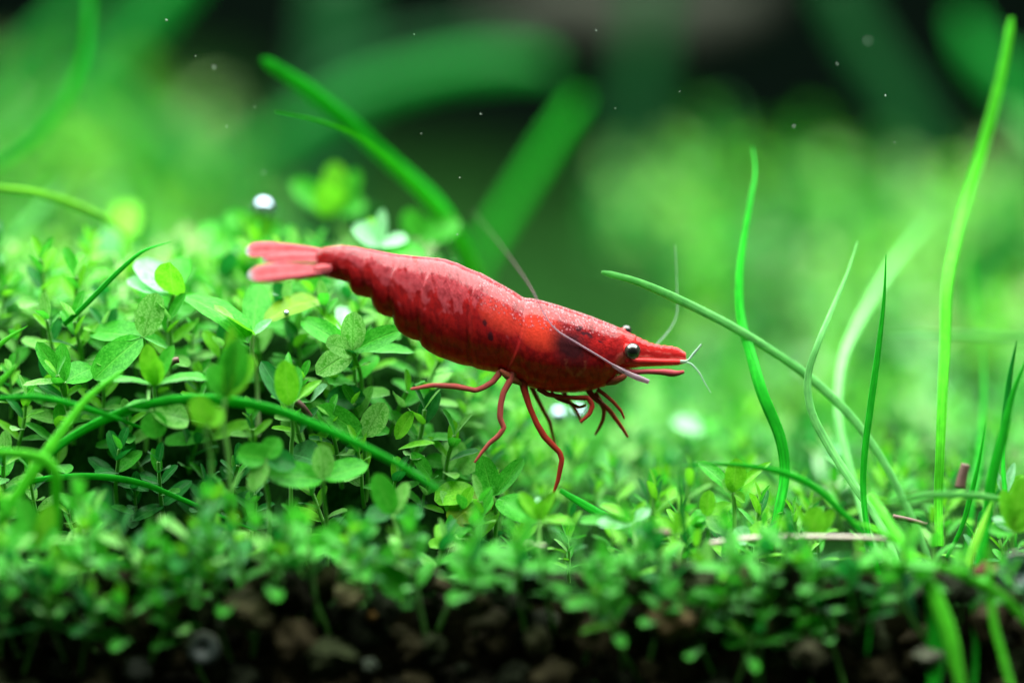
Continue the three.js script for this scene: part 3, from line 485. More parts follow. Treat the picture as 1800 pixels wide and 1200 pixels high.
blade('slim blade arching down over the soil left of the broad trailing blade', 'mid', [[1600, 1000, -9.6], [1560, 1030, -9.8], [1535, 1080, -10], [1525, 1150, -10.2]], 13, { group: GR });
blade('short bright blade rising left out of the tuft at lower right', 'bright', [[1625, 1000, -9], [1585, 960, -8], [1550, 935, -7], [1500, 915, -6]], 14, { group: GR });
blade('thin blade trailing straight down at the lower right corner', 'mid', [[1700, 1010, -8.6], [1712, 1080, -9], [1716, 1150, -9.4], [1712, 1215, -9.8]], 12, { group: GR, tip: 0.6 });
blade('blurred dark blade behind the tall blade at right', 'mid', [[1712, 580, 26], [1706, 520, 26], [1702, 460, 26], [1708, 420, 26]], 16, { group: GR });
blade('pale blurred horizontal blade crossing behind the upright blades', 'pale', [[1830, 596, 14], [1720, 590, 14], [1620, 586, 14], [1560, 588, 14]], 12, { group: GR });
blade('pale blurred blade lying low across the tuft at right', 'pale', [[1780, 880, -4], [1700, 870, -6], [1620, 872, -7], [1540, 885, -6]], 16, { group: GR });

blade('pale arched blade entering from the left edge above the mound', 'lime', [[-30, 326, 8], [0, 331, 8], [60, 339, 8], [110, 353, 9], [185, 384, 10], [240, 430, 11]], 17, { group: GL });
blade('dark sharp arching blade rising out of the mound at left', 'mid', [[112, 570, 1], [140, 545, 0.6], [170, 515, 0.4], [210, 475, 0.3], [250, 442, 0.4], [300, 425, 1.5]], 11, { group: GL, base: 1 });
blade('blade crossing from the left edge under the spotted leaf', 'mid', [[-30, 702, -5], [0, 700, -5], [70, 699, -5], [130, 712, -5], [200, 734, -4], [270, 760, -2]], 14, { group: GL });
blade('stout pale green blade leaning up right at the lower left', 'bright', [[-20, 945, -6.6], [30, 870, -6.5], [70, 810, -6.5], [110, 755, -6], [155, 698, -5.5], [215, 652, -5]], 24, { group: GL, tip: 0.3, wide: 0.3 });
blade('long arched blade sweeping right below the abdomen', 'mid', [[70, 815, -3], [90, 795, -3], [130, 765, -3], [200, 730, -3.5], [270, 709, -4], [340, 701, -5], [410, 706, -5.5], [480, 720, -5.5], [560, 750, -6], [640, 786, -6.5], [710, 822, -7], [770, 862, -7.5]], 22, { group: GL, tip: 0.55, wide: 0.5 });
blade('folded blade bending sharply down at the lower left edge', 'bright', [[-25, 794, -8], [0, 796, -8], [45, 800, -8], [80, 810, -8], [96, 828, -8], [98, 870, -7.6], [97, 920, -7.2], [92, 985, -7]], 23, { group: GL, wide: 0.3, tip: 0.8 });
blade('lowest arched blade with a sharp tip over the hollow', 'mid', [[-30, 890, -2], [0, 870, -2], [40, 850, -2], [100, 839, -2], [180, 838, -2], [250, 850, -2], [320, 878, -2], [390, 908, -2.4], [458, 937, -2.8]], 14, { group: GL });
blade('thin blade tip entering at the left edge above the spotted leaf', 'bright', [[-30, 640, -2], [0, 605, -2], [48, 572, -2]], 10, { group: GL });
blade('second thin blade entering at the left edge beside the spotted leaf', 'bright', [[-20, 700, -4], [0, 672, -4], [34, 636, -4]], 13, { group: GL });
blade('blurred dark curved blade hanging from the top left', 'mid', [[158, -30, 22], [156, 20, 22], [148, 90, 22], [123, 160, 22], [85, 220, 22], [40, 262, 22], [-20, 300, 22]], 17, { group: GL, tip: 0.8 });
blade('blurred blade with blunt dark tip pointing to the upper left above the shrimp', 'mid', [[835, 520, 19], [815, 440, 17], [790, 390, 16], [760, 350, 16], [700, 296, 16], [650, 250, 15], [600, 205, 14], [530, 150, 13], [460, 104, 12]], 34, { group: GB, blunt: 1, tip: 0.6, base: 1 });
blade('slim blade with sharp tip just below the blunt tipped blade', 'bright', [[850, 520, 18], [820, 450, 16.5], [790, 400, 15], [740, 340, 13], [680, 280, 9], [620, 236, 6], [560, 212, 5], [484, 196, 4]], 24, { group: GB, base: 1.2, wide: 0.2 });
blade('pale blurred diagonal blade at the left edge behind the mound', 'pale', [[-20, 470, 24], [40, 405, 24], [120, 312, 24]], 24, { group: GB });
blade('large blurred lime blade in the top left corner', 'back', [[-60, 190, 62], [20, 115, 62], [90, 45, 62], [160, -30, 62]], 44, { group: GB, tip: 0.9, base: 1 });
blade('very broad blurred green blade leaning right from top left', 'back', [[-60, 330, 95], [80, 200, 95], [200, 90, 95], [330, -60, 95]], 78, { group: GB, tip: 0.9, base: 1 });
blade('broad blurred green blade rising left behind the tail', 'back', [[440, 420, 90], [330, 300, 90], [200, 180, 90], [90, 110, 90]], 74, { group: GB, tip: 0.3, base: 1.1 });
blade('large blurred blade arching right through the upper middle', 'back', [[330, 400, 88], [400, 310, 88], [500, 240, 88], [640, 165, 88], [780, 125, 88], [900, 112, 88], [975, 118, 88]], 58, { group: GB, tip: 0.8, blunt: 1 });
blade('second large blurred blade arching above the first in the upper middle', 'deep', [[500, 230, 110], [620, 130, 110], [740, 90, 110], [860, 88, 110], [960, 110, 110]], 56, { group: GB, tip: 0.7, blunt: 1 });
blade('pale blurred blade leaning right in the dark middle distance', 'mid', [[800, 560, 58], [840, 460, 58], [880, 390, 58], [930, 310, 58], [985, 225, 58], [1022, 168, 58]], 28, { group: GB, tip: 0.6, blunt: 1 });
blade('dim short blurred blade left of the bright slanting blade', 'back', [[1180, 470, 60], [1140, 410, 60], [1105, 365, 60]], 30, { group: GB, tip: 0.5 });
blade('dim broad blurred blade at the top right leaning left', 'deep', [[1660, 300, 95], [1590, 190, 95], [1520, 80, 95], [1460, -40, 95]], 80, { group: GB, tip: 0.9, base: 1 });
blade('broad blurred green blade in the top right corner', 'back', [[1860, 230, 80], [1780, 150, 80], [1720, 90, 80], [1690, 20, 80]], 84, { group: GB, tip: 0.35, base: 1 });
blade('pale blurred blade tip at the right edge under the corner blade', 'pale', [[1850, 280, 50], [1800, 225, 50], [1770, 190, 50]], 26, { group: GB, tip: 0.6 });
blade('broad dark blurred blade standing upright at top left of centre', 'deep', [[560, 420, 120], [570, 250, 120], [590, 100, 120], [600, -60, 120]], 120, { group: GB, tip: 0.9, base: 1 });
blade('dim upright blurred blade at the top in the middle distance', 'deep', [[1120, 420, 125], [1110, 280, 125], [1130, 120, 125], [1150, -50, 125]], 70, { group: GB, tip: 0.9, base: 1 });
blade('dim blurred blade behind the green mounds at far right', 'back', [[1760, 560, 70], [1740, 450, 70], [1770, 350, 70], [1850, 260, 70]], 40, { group: GB, tip: 0.6, base: 1 });
// pale runner stem along the glass at right, brown bits of stem in the carpet
function twig(label, pts, r, material, category = 'runner stem', name = 'runner_stem') {
  const P = pts.map((p) => at(...p)), m = mesh(name, tubeGeometry(P.map((p) => p.clone().sub(P[0])), [r * PX, r * PX * 0.8], 7), material); m.position.copy(P[0]); return tag(m, label, category);
}
const runnerMaterial = new THREE.MeshPhysicalMaterial({ map: colourTexture(64, 128, (u, v) => mix3([0.3, 0.24, 0.16], [0.48, 0.4, 0.34], 0.5 + 0.8 * fbm(u * 3, v * 9)), true), roughness: 0.4, clearcoat: 0.6, clearcoatRoughness: 0.2 });
const brownMaterial = new THREE.MeshStandardMaterial({ map: colourTexture(64, 128, (u, v) => mix3([0.07, 0.03, 0.025], [0.16, 0.075, 0.06], 0.5 + 0.8 * fbm(u * 3, v * 9)), true), roughness: 0.6 });
twig('pale pinkish runner stem lying along the glass at right', [[1248, 956, -6.8], [1300, 948, -6.8], [1380, 944, -6.8], [1450, 944, -6.8], [1530, 946, -6.8], [1600, 952, -6.8]], 5, runnerMaterial);
twig('short pale runner stem below the three pronged sprig', [[915, 958, -7.2], [940, 957, -7.2], [958, 960, -7.2]], 4.5, runnerMaterial);
twig('purplish brown bare stem piece below the yellow centred sprig', [[516, 702, -1], [530, 714, -1], [545, 732, -0.6]], 7, brownMaterial, 'stem piece', 'stem_piece');
twig('short brown stem piece beside the star shaped sprig', [[294, 640, -1], [304, 634, -1], [314, 632, -1]], 7, brownMaterial, 'stem piece', 'stem_piece');
twig('brown fleck of dead stem among the blades at right', [[1688, 858, 2], [1692, 838, 2], [1698, 815, 2]], 10, brownMaterial, 'stem piece', 'stem_piece');
twig('dark brown stem lying low behind the tuft at right', [[1570, 908, 0], [1600, 914, 0], [1630, 922, 0]], 5, brownMaterial, 'stem piece', 'stem_piece');
twig('blurred brown stem curl near the lime sprigs at right of centre', [[1130, 945, -6.6], [1150, 936, -6.8], [1178, 938, -7]], 9, brownMaterial, 'stem piece', 'stem_piece');
{ // driftwood far behind
  const wood = new THREE.MeshStandardMaterial({ map: colourTexture(128, 128, (u, v) => mix3([0.006, 0.008, 0.003], [0.013, 0.015, 0.006], 0.5 + fbm(u * 5, v * 5)), true), roughness: 0.9 });
  const P = [[860, 20, 150], [980, 5, 150], [1120, 22, 150], [1260, 8, 150], [1340, -30, 150]].map((p) => at(...p));
  const m = mesh('driftwood', tubeGeometry(P.map((p) => p.clone().sub(P[0])), (t) => 0.0032 * (0.7 + 0.6 * Math.sin(t * 3.1)), 12), wood); m.position.copy(P[0]); tag(m, 'blurred dark brown driftwood branch at the top edge', 'driftwood');
}
// ---------------------------------------------------------------- bubbles and drifting specks
const bubbleMaterial = new THREE.MeshPhysicalMaterial({ color: new THREE.Color().setRGB(0.3, 0.38, 0.44), metalness: 0.85, roughness: 0.2 });
for (const [px, py, mm, r, label] of [[463, 366, 11.4, 21, 'round silvery air bubble on the mound crest above the shrimp tail'], [981, 731, 12, 17, 'blurred bluish air bubble under the shrimp belly'], [1016, 726, 12, 15, 'blurred pinkish white air bubble right of the bluish bubble'], [503, 508 + 42, 1, 5, 'tiny bright air bubble beside the white stalk']]) {
  const m = mesh('air_bubble', new THREE.SphereGeometry(r * PX, 20, 14), bubbleMaterial); m.position.copy(at(px, py, mm)); tag(m, label, 'air bubble');
}
sprig('blurred sprig with one leaf coloured white as a glint ahead of the shrimp legs', [1236, 760, 15], [1240, 800, 16], [[1184, 735, 15, 30, 3, 0.45], [1262, 735, 15, 26, 1, 0.6]], RG);  // glint on the leaf painted as whitish leaf colour
const speckMaterial = new THREE.MeshStandardMaterial({ color: 0x9aa89c, roughness: 0.6 });
const speckG = lumpGeometry(3.3, 1, 0.4);
const SPECKS = [[292, 35, 1, 3.4], [448, 187, 3, 2], [398, 222, 3, 3], [343, 98, 1, 2], [463, 303, 6, 3.4], [376, 118, 4, 4], [808, 312, 0, 2.4], [845, 200, 1, 2.2], [728, 60, 0, 2], [1048, 53, 1, 2.4], [1557, 168, 0, 3.4], [1573, 250, 0, 2.4], [1396, 222, 3, 3.4], [1472, 112, 3, 3], [1526, 72, 10, 4.5], [1195, 161, 0, 1.8], [804, 412, 0, 1.8], [1082, 190, 1, 2], [1636, 302, 0, 1.8], [740, 235, 1, 1.8]].sort((a, b) => a[0] - b[0]);
SPECKS.forEach(([px, py, mm, r], i) => {
  const m = mesh('water_speck', speckG, speckMaterial); m.position.copy(at(px, py, mm)); m.scale.set(r * PX * 0.62, r * PX * 0.36, r * PX * 0.45); m.rotation.z = px; tag(m, ORDINAL[i] + ' from the left of the tiny white specks drifting in the upper water', 'speck', 'specks drifting in the water');
});
// ---------------------------------------------------------------- the shrimp
const shrimpBase = at(905, 840, 0.2), shrimp = thing('red_shrimp', shrimpBase, 'deep red cherry shrimp walking right over the green carpet', 'shrimp');
const lean = (px) => px < 920 ? mix(-5.6, 0.6, sstep(430, 920, px)) : 0.6;              // depth of the body's middle plane, in mm
const S = (px, py, side = 0) => at(px, py, lean(px) - side * PX * 1000).sub(shrimpBase);   // side: pixels towards the camera
const topLine = table([[556, 440], [570, 434], [600, 431], [625, 433], [650, 438], [676, 443], [700, 447], [726, 450], [742, 451], [764, 453], [783, 456], [805, 463], [822, 471], [845, 480], [865, 491], [885, 502], [903, 512], [918, 522], [925, 525], [934, 525], [950, 528], [980, 536], [1010, 546], [1040, 556], [1070, 568], [1092, 577], [1112, 588], [1130, 597], [1146, 604], [1160, 607], [1180, 609], [1194, 612], [1206, 620]]);
const bottomLine = table([[556, 478], [570, 486], [590, 491], [612, 497], [617, 512], [626, 519], [640, 522], [651, 524], [655, 537], [663, 548], [675, 555], [690, 558], [693, 570], [700, 582], [712, 591], [726, 597], [737, 599], [741, 608], [752, 617], [770, 627], [790, 634], [806, 640], [820, 643], [830, 644], [838, 648], [850, 651], [868, 654], [882, 655], [890, 661], [905, 670], [925, 679], [950, 686], [980, 690], [1010, 690], [1040, 686], [1062, 680], [1078, 671], [1086, 660], [1094, 652], [1108, 648], [1125, 645], [1146, 644], [1170, 643], [1192, 642], [1206, 637]]);
const halfWidth = table([[556, 15], [600, 22], [650, 31], [700, 40], [760, 48], [830, 54], [900, 56], [960, 57], [1020, 54], [1060, 46], [1085, 36], [1100, 26], [1120, 17], [1150, 12], [1190, 10], [1206, 6]]);
// rear edges of the shell plates: [x at the back line, x at the belly, height of the step in pixels]
const plates = [[596, 612, 2.4], [648, 653, 3], [704, 692, 3.6], [764, 739, 4], [842, 832, 3.2], [921, 884, 4.4]];
{
  const NS = 420, NV = 72, pos = [], uv = [], idx = [];
  for (let i = 0; i <= NS; i++) {
    const x = mix(557, 1206, i / NS);
    for (let j = 0; j <= NV; j++) {
      const a = (j / NV) * Math.PI * 2, c = Math.cos(a), s = Math.sin(a);   // a = 0 on the back, PI on the belly
      const t = (1 - c) / 2, top = topLine(x) - (x > 1106 && x < 1192 ? 1.7 * (((x - 1106) / 11) % 1) : 0), bot = bottomLine(x), hw = halfWidth(x);
      const y = mix(top, bot, t);
      let w = hw * Math.sign(s) * Math.pow(Math.abs(s), 0.8) * (1 + 0.1 * c * -0.5);
      w *= mix(1, 0.86, sstep(0.6, 1, t));
      let lift = 0;
      for (const [xa, xb, h] of plates) { const edge = mix(xa, xb, t) - 16 * Math.sin(Math.PI * t) * (xa > 900 ? -0.6 : 1); lift += h * sstep(0, 3.5, x - edge) * Math.exp(-Math.max(0, x - edge) / 26); }
      lift += 1.1 * fbm(x * 0.05, t * 5, s > 0 ? 0 : 9) + 0.5 * noise(x * 0.17, t * 14, s > 0 ? 2 : 5);
      if (x > 1085) lift *= 0.4;
      const ny = -c, k = lift * Math.abs(s);
      const p = S(x, y + ny * -0 + (t < 0.5 ? -1 : 1) * 0.25 * lift * Math.abs(c) * (t > 0.9 ? 0 : 1), w + Math.sign(s) * k);
      pos.push(p.x, p.y, p.z); uv.push((x - 540) / 680, j / NV);
    }
  }
  for (let i = 0; i < NS; i++) for (let j = 0; j < NV; j++) { const q = i * (NV + 1) + j, b = q + NV + 1; idx.push(q, q + 1, b, q + 1, b + 1, b); }
  for (const [row, flip] of [[0, 1], [NS, 0]]) { const cI = pos.length / 3, x = row ? 1206.4 : 556, p = S(x, (topLine(x) + bottomLine(x)) / 2, 0); pos.push(p.x, p.y, p.z); uv.push((x - 540) / 680, 0.5); for (let j = 0; j < NV; j++) { const q = row * (NV + 1) + j; flip ? idx.push(cI, q + 1, q) : idx.push(cI, q, q + 1); } }
  const g = new THREE.BufferGeometry();
  g.setAttribute('position', new THREE.Float32BufferAttribute(pos, 3)); g.setAttribute('uv', new THREE.Float32BufferAttribute(uv, 2)); g.setIndex(idx); g.computeVertexNormals();
  // both windings are drawn, but smooth normals must not see the seam
  const nA = g.attributes.normal; for (let i = 0; i <= NS; i++) { const q = i * (NV + 1), b = q + NV; for (const k of ['X', 'Y', 'Z']) { const v = (nA['get' + k](q) + nA['get' + k](b)) / 2; nA['set' + k](q, v); nA['set' + k](b, v); } }
  const dots = []; for (let i = 0; i < 460; i++) { const x = rr(840, 1085); dots.push([x, Math.pow(rnd(), 1.7) * mix(0.22, 0.34, sstep(1080, 900, x)), rr(0.9, 2.3), rnd()]); }
  const dotGrid = new Map(); for (const d of dots) for (let i = -1; i <= 1; i++) { const k = Math.floor(d[0] / 5) + i; if (!dotGrid.has(k)) dotGrid.set(k, []); dotGrid.get(k).push(d); }
  const paint = (x, t, side) => {
    const height = bottomLine(x) - topLine(x), y = t * height, n = fbm(x * 0.035, t * 4 + side * 9), n2 = fbm(x * 0.11, t * 10 + side * 5, 4), f = noise(x * 0.45, t * 40, side);
    let c = mix3([0.24, 0.003, 0.005], [0.4, 0.008, 0.008], 0.5 + 1.2 * n);                                        // red shell
    c = mix3(c, [0.34, 0.018, 0.008], sstep(0.5, 0.95, t + 0.3 * n) * 0.6 * sstep(700, 900, x));             // browner low on the side
    c = mix3(c, [0.15, 0.002, 0.005], sstep(0.15, -0.3, n2) * 0.6);
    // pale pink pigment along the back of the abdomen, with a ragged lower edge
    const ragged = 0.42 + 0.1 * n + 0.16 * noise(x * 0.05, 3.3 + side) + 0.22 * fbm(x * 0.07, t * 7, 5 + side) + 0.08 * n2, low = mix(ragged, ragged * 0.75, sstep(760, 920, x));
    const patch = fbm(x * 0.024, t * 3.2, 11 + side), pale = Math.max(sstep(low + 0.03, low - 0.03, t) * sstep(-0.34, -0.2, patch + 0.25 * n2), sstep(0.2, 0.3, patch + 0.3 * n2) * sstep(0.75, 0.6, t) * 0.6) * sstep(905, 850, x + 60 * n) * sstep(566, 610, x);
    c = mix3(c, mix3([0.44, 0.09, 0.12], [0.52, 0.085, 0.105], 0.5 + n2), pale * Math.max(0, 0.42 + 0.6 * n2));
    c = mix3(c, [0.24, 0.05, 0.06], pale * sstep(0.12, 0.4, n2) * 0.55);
    // orange red patch behind the head and along the first abdominal plate, translucent glow painted in
    const ox = (x - 950) / 46, oy = (t - 0.34) / 0.24; c = mix3(c, [0.68, 0.045, 0.02], Math.max(0, 1 - (ox * ox + oy * oy)) ** 0.6 * 0.9 || 0);
    const qx = (x - 878) / 40, qy = (t - 0.36) / 0.2; c = mix3(c, [0.62, 0.045, 0.025], (Math.max(0, 1 - (qx * qx + qy * qy)) ** 0.6) * 0.75 || 0);
    // dusky pink dorsal stripe of the carapace
    const stripe = sstep(0.3 + 0.1 * n, 0.14, t) * sstep(835, 900, x) * sstep(1100, 1060, x); c = mix3(c, [0.36, 0.05, 0.06], stripe * Math.max(0, 0.12 + 0.9 * n2));
    // dark stomach patch, its curl and the black ink marks above it
    const sx = (x - 1003) / 34, sy = (t - 0.46 - (x - 1003) * 0.0016) / 0.24; c = mix3(c, [0.03, 0.006, 0.01], Math.min(1, Math.max(0, 1.4 - Math.hypot(sx, sy) + 0.5 * n)) * 0.92);
    for (const [mx, mt, w, h] of [[1018, 0.2, 8, 0.035], [1028, 0.25, 9, 0.03], [1037, 0.27, 6, 0.03], [1055, 0.32, 5, 0.022], [1007, 0.16, 5, 0.025], [862, 0.62, 6, 0.06], [852, 0.5, 5, 0.05]]) { const d = Math.hypot((x - mx) / w, (t - mt + n2 * 0.05) / h); c = mix3(c, [0.02, 0.004, 0.01], sstep(1.15, 0.5, d) * 0.85); }
    const cur = Math.abs(Math.hypot((x - 1012) / 17, (t - 0.63) / 0.15) - 1); if (t > 0.6) c = mix3(c, [0.36, 0.13, 0.07], sstep(0.3, 0.03, cur) * 0.35 * sstep(-0.2, 0.4, n2 + 0.2));
    // pale speckles ringed with red along the back
    for (const d of dotGrid.get(Math.floor(x / 5)) ?? []) { const e = Math.hypot(x - d[0], (t - d[1]) * height) / d[2]; if (e < 1.5) c = mix3(c, e < 0.85 ? [0.5, 0.17, 0.19] : [0.22, 0.02, 0.03], (e < 0.85 ? 0.8 : 0.5) * (0.3 + 0.7 * d[3])); }
    // seams of the plates, with a faint highlight line painted beside each
    for (const [xa, xb] of plates) { const edge = mix(xa, xb, t) - 16 * Math.sin(Math.PI * t) * (xa > 900 ? -0.6 : 1); c = mix3(c, [0.1, 0.004, 0.006], sstep(3.5, 0.5, Math.abs(x - edge)) * 0.4 * (0.6 + n)); c = mix3(c, [0.46, 0.05, 0.05], sstep(5, 1, Math.abs(x - edge - 6)) * 0.1); }
    // yellowish see-through rim of the lower plates
    c = mix3(c, [0.36, 0.13, 0.03], sstep(12, 3, height - y) * sstep(900, 880, x) * sstep(735, 750, x) * (0.5 + n2));
    c = mix3(c, [0.3, 0.05, 0.015], sstep(16, 4, height - y) * sstep(735, 725, x) * sstep(612, 622, x) * 0.7);
    // head: bright red rostrum with paler rails
    if (x > 1075) { const h = sstep(1075, 1105, x); c = mix3(c, mix3([0.5, 0.014, 0.014], [0.68, 0.13, 0.11], sstep(0.1, 0.5, n + 0.9 * Math.exp(-(((t - 0.72) / 0.13) ** 2)))), h); c = mix3(c, [0.3, 0.005, 0.006], h * sstep(0.1, 0.02, Math.abs(t - 0.45)) * 0.6); }
    return c.map((k) => Math.max(0.002, k * (1 + 0.12 * f + 0.12 * n2)));
  };
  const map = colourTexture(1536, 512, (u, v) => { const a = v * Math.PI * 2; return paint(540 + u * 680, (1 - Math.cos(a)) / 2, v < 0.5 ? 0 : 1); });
  const bump = greyTexture(1024, 512, (u, v) => { const x = 540 + u * 680, t = (1 - Math.cos(v * Math.PI * 2)) / 2; return 0.5 + 0.25 * fbm(x * 0.09, t * 9) + 0.3 * noise(x * 0.4, t * 36) * sstep(0.6, 0.1, t); });
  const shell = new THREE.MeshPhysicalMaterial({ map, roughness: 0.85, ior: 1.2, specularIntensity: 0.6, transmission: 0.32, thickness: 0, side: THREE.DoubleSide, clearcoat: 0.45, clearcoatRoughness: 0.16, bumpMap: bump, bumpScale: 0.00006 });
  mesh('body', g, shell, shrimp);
}
const red = (r, g, b, through = 0, rough = 0.45) => new THREE.MeshPhysicalMaterial({ map: colourTexture(64, 128, (u, v) => [r, g, b].map((c, i) => Math.max(0.003, c * (1 + 0.45 * fbm(u * 4 + r * 50, v * 9) + 0.25 * noise(u * 20, v * 40, i)))), true), roughness: through ? 0.8 : rough, ior: 1.2, specularIntensity: 0.6, transmission: through, thickness: 0, clearcoat: 0.2, clearcoatRoughness: 0.3 });
const legMaterial = red(0.34, 0.03, 0.016, 0.2), legPale = red(0.4, 0.075, 0.06, 0.2), fanMaterial = red(0.5, 0.08, 0.09, 0.25), fanTip = red(0.62, 0.62, 0.62, 0.55), railMaterial = red(0.5, 0.02, 0.02), scaleMaterial = red(0.36, 0.05, 0.06), antennaMaterial = red(0.5, 0.36, 0.42, 0.65), whisker = red(0.45, 0.6, 0.5, 0.35);
function limb(name, pts, radii, material, parent = shrimp, flat = 0.8) {   // pts [px, py, side]; radii in pixels along the limb
  const r = table(radii.map((v, i) => [i / (radii.length - 1), v]));
  return mesh(name, tubeGeometry(pts.map((p) => S(...p)), (t) => r(t) * PX * (name === 'leg' ? 0.78 : 1), 9, flat, name === 'leg' ? 0.03 : null), material, parent);
}
// walking legs: near side first
limb('leg', [[888, 645, 24], [878, 656, 30], [866, 671, 32], [850, 681, 32], [836, 686, 32], [800, 679, 31], [760, 677, 28], [722, 684, 24]], [9, 7, 6.5, 6, 7, 6, 5, 3.2], legPale);
limb('leg', [[905, 650, 30], [897, 668, 34], [885, 690, 36], [880, 712, 37], [879, 735, 38], [886, 752, 38], [876, 766, 37], [860, 779, 36], [846, 796, 35], [834, 813, 34]], [9, 8, 7, 7, 7, 6, 6, 5, 4, 2.6], legPale);
limb('leg', [[918, 662, 22], [922, 685, 24], [931, 715, 26], [944, 745, 27], [958, 768, 28], [984, 795, 28], [988, 808, 28], [985, 824, 27], [981, 844, 26], [973, 867, 25]], [11, 8.5, 7, 6.5, 7.5, 7.5, 6.5, 6, 5, 2.6], legMaterial);
limb('leg', [[946, 682, 16], [962, 693, 18], [985, 697, 20], [1010, 699, 20], [1034, 699, 22], [1042, 712, 24], [1036, 728, 26], [1020, 742, 28]], [7, 5.5, 5, 5, 6, 6, 5, 3], legMaterial);
limb('leg', [[1034, 684, 4], [1042, 697, 4], [1056, 708, 2], [1072, 722, 0], [1086, 741, -2], [1096, 755, -4], [1104, 768, -6]], [8, 6, 6, 5.5, 5, 4.5, 3], legMaterial);
limb('leg', [[1046, 690, -10], [1056, 706, -14], [1062, 722, -18], [1060, 738, -22], [1052, 754, -26], [1046, 764, -28]], [6, 5, 5, 4.5, 4, 2.5], legMaterial);
limb('leg', [[968, 690, 8], [980, 700, 10], [1000, 708, 12], [1018, 716, 12], [1030, 712, 12]], [5, 4.5, 4, 3.5, 2.5], legMaterial);
limb('leg', [[1050, 684, 12], [1064, 694, 14], [1078, 706, 14], [1092, 722, 12], [1098, 736, 10]], [5, 4.5, 4, 3.5, 2], legMaterial);
limb('leg', [[930, 672, -22], [944, 700, -30], [966, 742, -40], [978, 790, -46]], [6, 5, 4, 2.2], legMaterial);
// far side legs, mostly hidden behind the near ones
limb('leg', [[990, 688, -26], [1000, 705, -36], [1012, 720, -44], [1024, 744, -50]], [6, 5, 4.5, 3], legMaterial);
// pale joint where the legs leave the shell
limb('leg_base', [[878, 650, 34], [892, 660, 33], [905, 668, 30], [918, 676, 26]], [3, 7, 7, 3], red(0.4, 0.1, 0.05, 0.2));
limb('mouthpart', [[1066, 676, 18], [1084, 668, 20], [1098, 660, 20], [1104, 650, 18]], [2, 7, 6, 3], red(0.42, 0.09, 0.05, 0.2));
// antenna stalks, rostrum rails and the long feelers
limb('antenna_stalk', [[1100, 634, 22], [1115, 635, 18], [1135, 635, 14], [1165, 636, 10.5], [1196, 636, 9], [1207, 635, 8]], [5, 6, 6, 5.5, 6, 3], railMaterial);
limb('antenna_stalk', [[1084, 650, 16], [1104, 654, 16], [1140, 653, 14], [1168, 654, 12], [1188, 656, 12], [1203, 653, 12]], [7, 6, 4.5, 5, 7, 3], scaleMaterial);
limb('antenna_stalk', [[1090, 624, -14], [1120, 621, -14], [1160, 622, -14], [1199, 626, -14]], [8, 6, 6, 4], railMaterial);
limb('antenna_base', [[1074, 640, 34], [1092, 650, 36], [1112, 660, 36], [1130, 667, 36], [1141, 671, 36]], [3, 4, 4.6, 5.4, 4], antennaMaterial);
limb('antenna', [[1100, 654, 38], [1076, 640, 44], [1050, 624, 50], [1010, 600, 58], [974, 576, 70], [930, 500, 160], [880, 430, 270], [832, 372, 380]], [1.8, 1.6, 1.4, 1.2, 1, 0.7, 0.5, 0.3], antennaMaterial);
limb('antenna', [[1098, 650, -36], [1150, 610, -60], [1188, 560, -70], [1190, 500, -70], [1187, 430, -70]], [1.5, 1.1, 0.8, 0.6, 0.4], whisker);
limb('antennule', [[1196, 634, 16], [1208, 634, 18], [1220, 621, 20], [1233, 605, 22]], [1.8, 1.9, 2.2, 1.4], whisker);
limb('antennule', [[1196, 636, 12], [1212, 638, 12], [1228, 653, 12], [1240, 674, 12], [1250, 690, 12]], [1.7, 1.5, 1.2, 0.9, 0.5], whisker);
// eyes on short stalks
function eye(px, py, side, r, stalkFrom) {
  limb('eye_stalk', [stalkFrom, [mix(stalkFrom[0], px, 0.6), mix(stalkFrom[1], py, 0.6), mix(stalkFrom[2], side, 0.6)], [px, py, side]], [r * 0.8, r * 0.8, r * 0.7], railMaterial);
  const g = new THREE.SphereGeometry(r * PX, 28, 20); g.rotateX(Math.PI / 2);   // pole towards the camera
  const m = mesh('eye', g, eyeMaterial, shrimp); m.position.copy(S(px, py, side));
}
const eyeMaterial = new THREE.MeshPhysicalMaterial({ map: colourTexture(256, 128, (u, v) => { const d = 1 - v, n = fbm(u * 14, v * 10), ring = sstep(0.12, 0.22, d) * sstep(0.5, 0.3, d); return mix3([0.005, 0.006, 0.005], [0.026, 0.027, 0.02], Math.max(0, ring * (0.75 + 1.2 * n))); }), roughness: 0.25, clearcoat: 0.35, clearcoatRoughness: 0.1 });
eye(1112, 617, 34, 14.5, [1092, 612, 12]);
eye(1101, 581, -26, 10, [1086, 588, -8]);
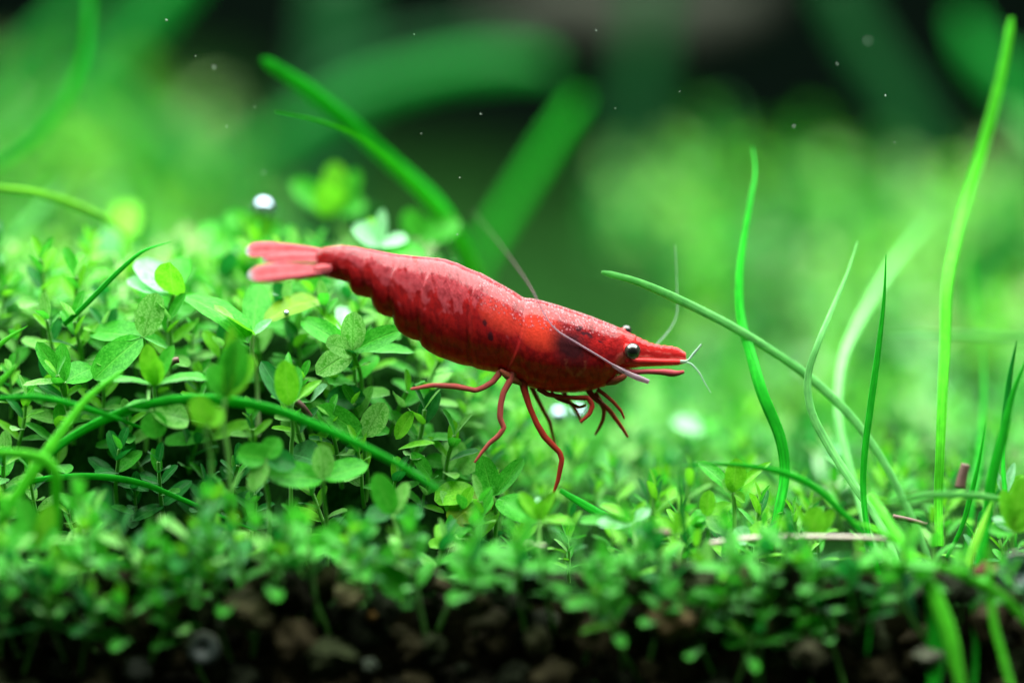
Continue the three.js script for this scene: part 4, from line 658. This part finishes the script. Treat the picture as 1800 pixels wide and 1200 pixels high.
// tail fan: telson and four uropods, each a flat tapered blade with a paler rim
function fanBlade(name, pts, widths, thick, material) {               // pts [px, py, side], widths in pixels
  const P = pts.map((p) => S(...p)), curve = new THREE.CatmullRomCurve3(P), w = table(widths), n = 26, m = 16, pos = [], uv = [], idx = [];
  for (let i = 0; i <= n; i++) {
    const t = i / n, p = curve.getPoint(t), T = curve.getTangent(t), lay = U.clone().multiplyScalar(-0.62).addScaledVector(F, 0.78), B = T.clone().cross(lay).normalize();
    for (let j = 0; j <= m; j++) {
      const a = (j / m) * Math.PI * 2, q = p.clone().addScaledVector(B, Math.cos(a) * w(t) * 1.08 * PX).addScaledVector(lay, Math.sin(a) * thick * PX * (0.35 + 0.65 * Math.min(1, w(t) / 12)) + 1.6 * PX * Math.sin(a) * Math.cos(a * 3));
      pos.push(q.x, q.y, q.z); uv.push(j / m, t);
    }
  }
  for (let i = 0; i < n; i++) for (let j = 0; j < m; j++) { const q = i * (m + 1) + j, b = q + m + 1; idx.push(q, q + 1, b, q + 1, b + 1, b); }
  const g = new THREE.BufferGeometry(); g.setAttribute('position', new THREE.Float32BufferAttribute(pos, 3)); g.setAttribute('uv', new THREE.Float32BufferAttribute(uv, 2)); g.setIndex(idx); g.computeVertexNormals();
  return mesh(name, g, material, shrimp);
}
const fanMap = (off) => colourTexture(128, 256, (u, v) => { const n = fbm(u * 6 + off, v * 9), f = noise(u * 26, v * 40, off), line = Math.abs(((u * 10) % 1) - 0.5); let c = mix3([0.56, 0.08, 0.1], [0.68, 0.17, 0.19], 0.5 + n + 0.3 * f); c = mix3(c, [0.2, 0.012, 0.02], sstep(0.25, 0.05, line) * 0.6 * sstep(0.1, 0.3, v)); c = mix3(c, [0.22, 0.02, 0.03], sstep(0.15, 0.4, f) * 0.4); return mix3(c, [0.5, 0.5, 0.54], sstep(0.88, 0.99, v + 0.08 * n)); });
const fanMats = [0, 5, 9].map((o) => new THREE.MeshPhysicalMaterial({ map: fanMap(o), roughness: 0.75, ior: 1.2, specularIntensity: 0.5, transmission: 0.55, thickness: 0, clearcoat: 0.15, clearcoatRoughness: 0.3 }));
fanBlade('telson', [[585, 455, 6], [550, 453, 8], [515, 453, 8], [482, 455, 8], [460, 458, 8]], [[0, 11], [0.3, 10], [0.7, 9], [0.9, 6], [1, 1.5]], 2.4, fanMats[0]);
fanBlade('tail_fan_blade', [[575, 445, -4], [530, 438, -8], [490, 437, -12], [455, 438, -16], [431, 442, -18]], [[0, 8], [0.25, 9], [0.6, 15], [0.84, 16], [0.95, 11], [1, 3]], 1.4, fanMats[1]);
fanBlade('tail_fan_blade', [[575, 452, -14], [530, 449, -22], [490, 448, -30], [452, 446, -36]], [[0, 8], [0.5, 13], [0.85, 13], [1, 3]], 1.4, fanMats[2]);
fanBlade('tail_fan_blade', [[578, 470, 14], [545, 472, 20], [505, 474, 24], [465, 478, 26], [435, 485, 26]], [[0, 8], [0.25, 12], [0.55, 16], [0.82, 16], [0.94, 11], [1, 3]], 1.4, fanMats[1]);
fanBlade('tail_fan_blade', [[578, 478, 8], [545, 482, 10], [508, 485, 12], [472, 488, 12], [443, 492, 12]], [[0, 6], [0.3, 9], [0.7, 11], [0.9, 8], [1, 2]], 1.4, fanMats[2]);
limb('uropod_base', [[580, 470, 16], [566, 472, 18], [552, 475, 20]], [6, 8, 7], fanMaterial);
renderer.render(scene, camera);
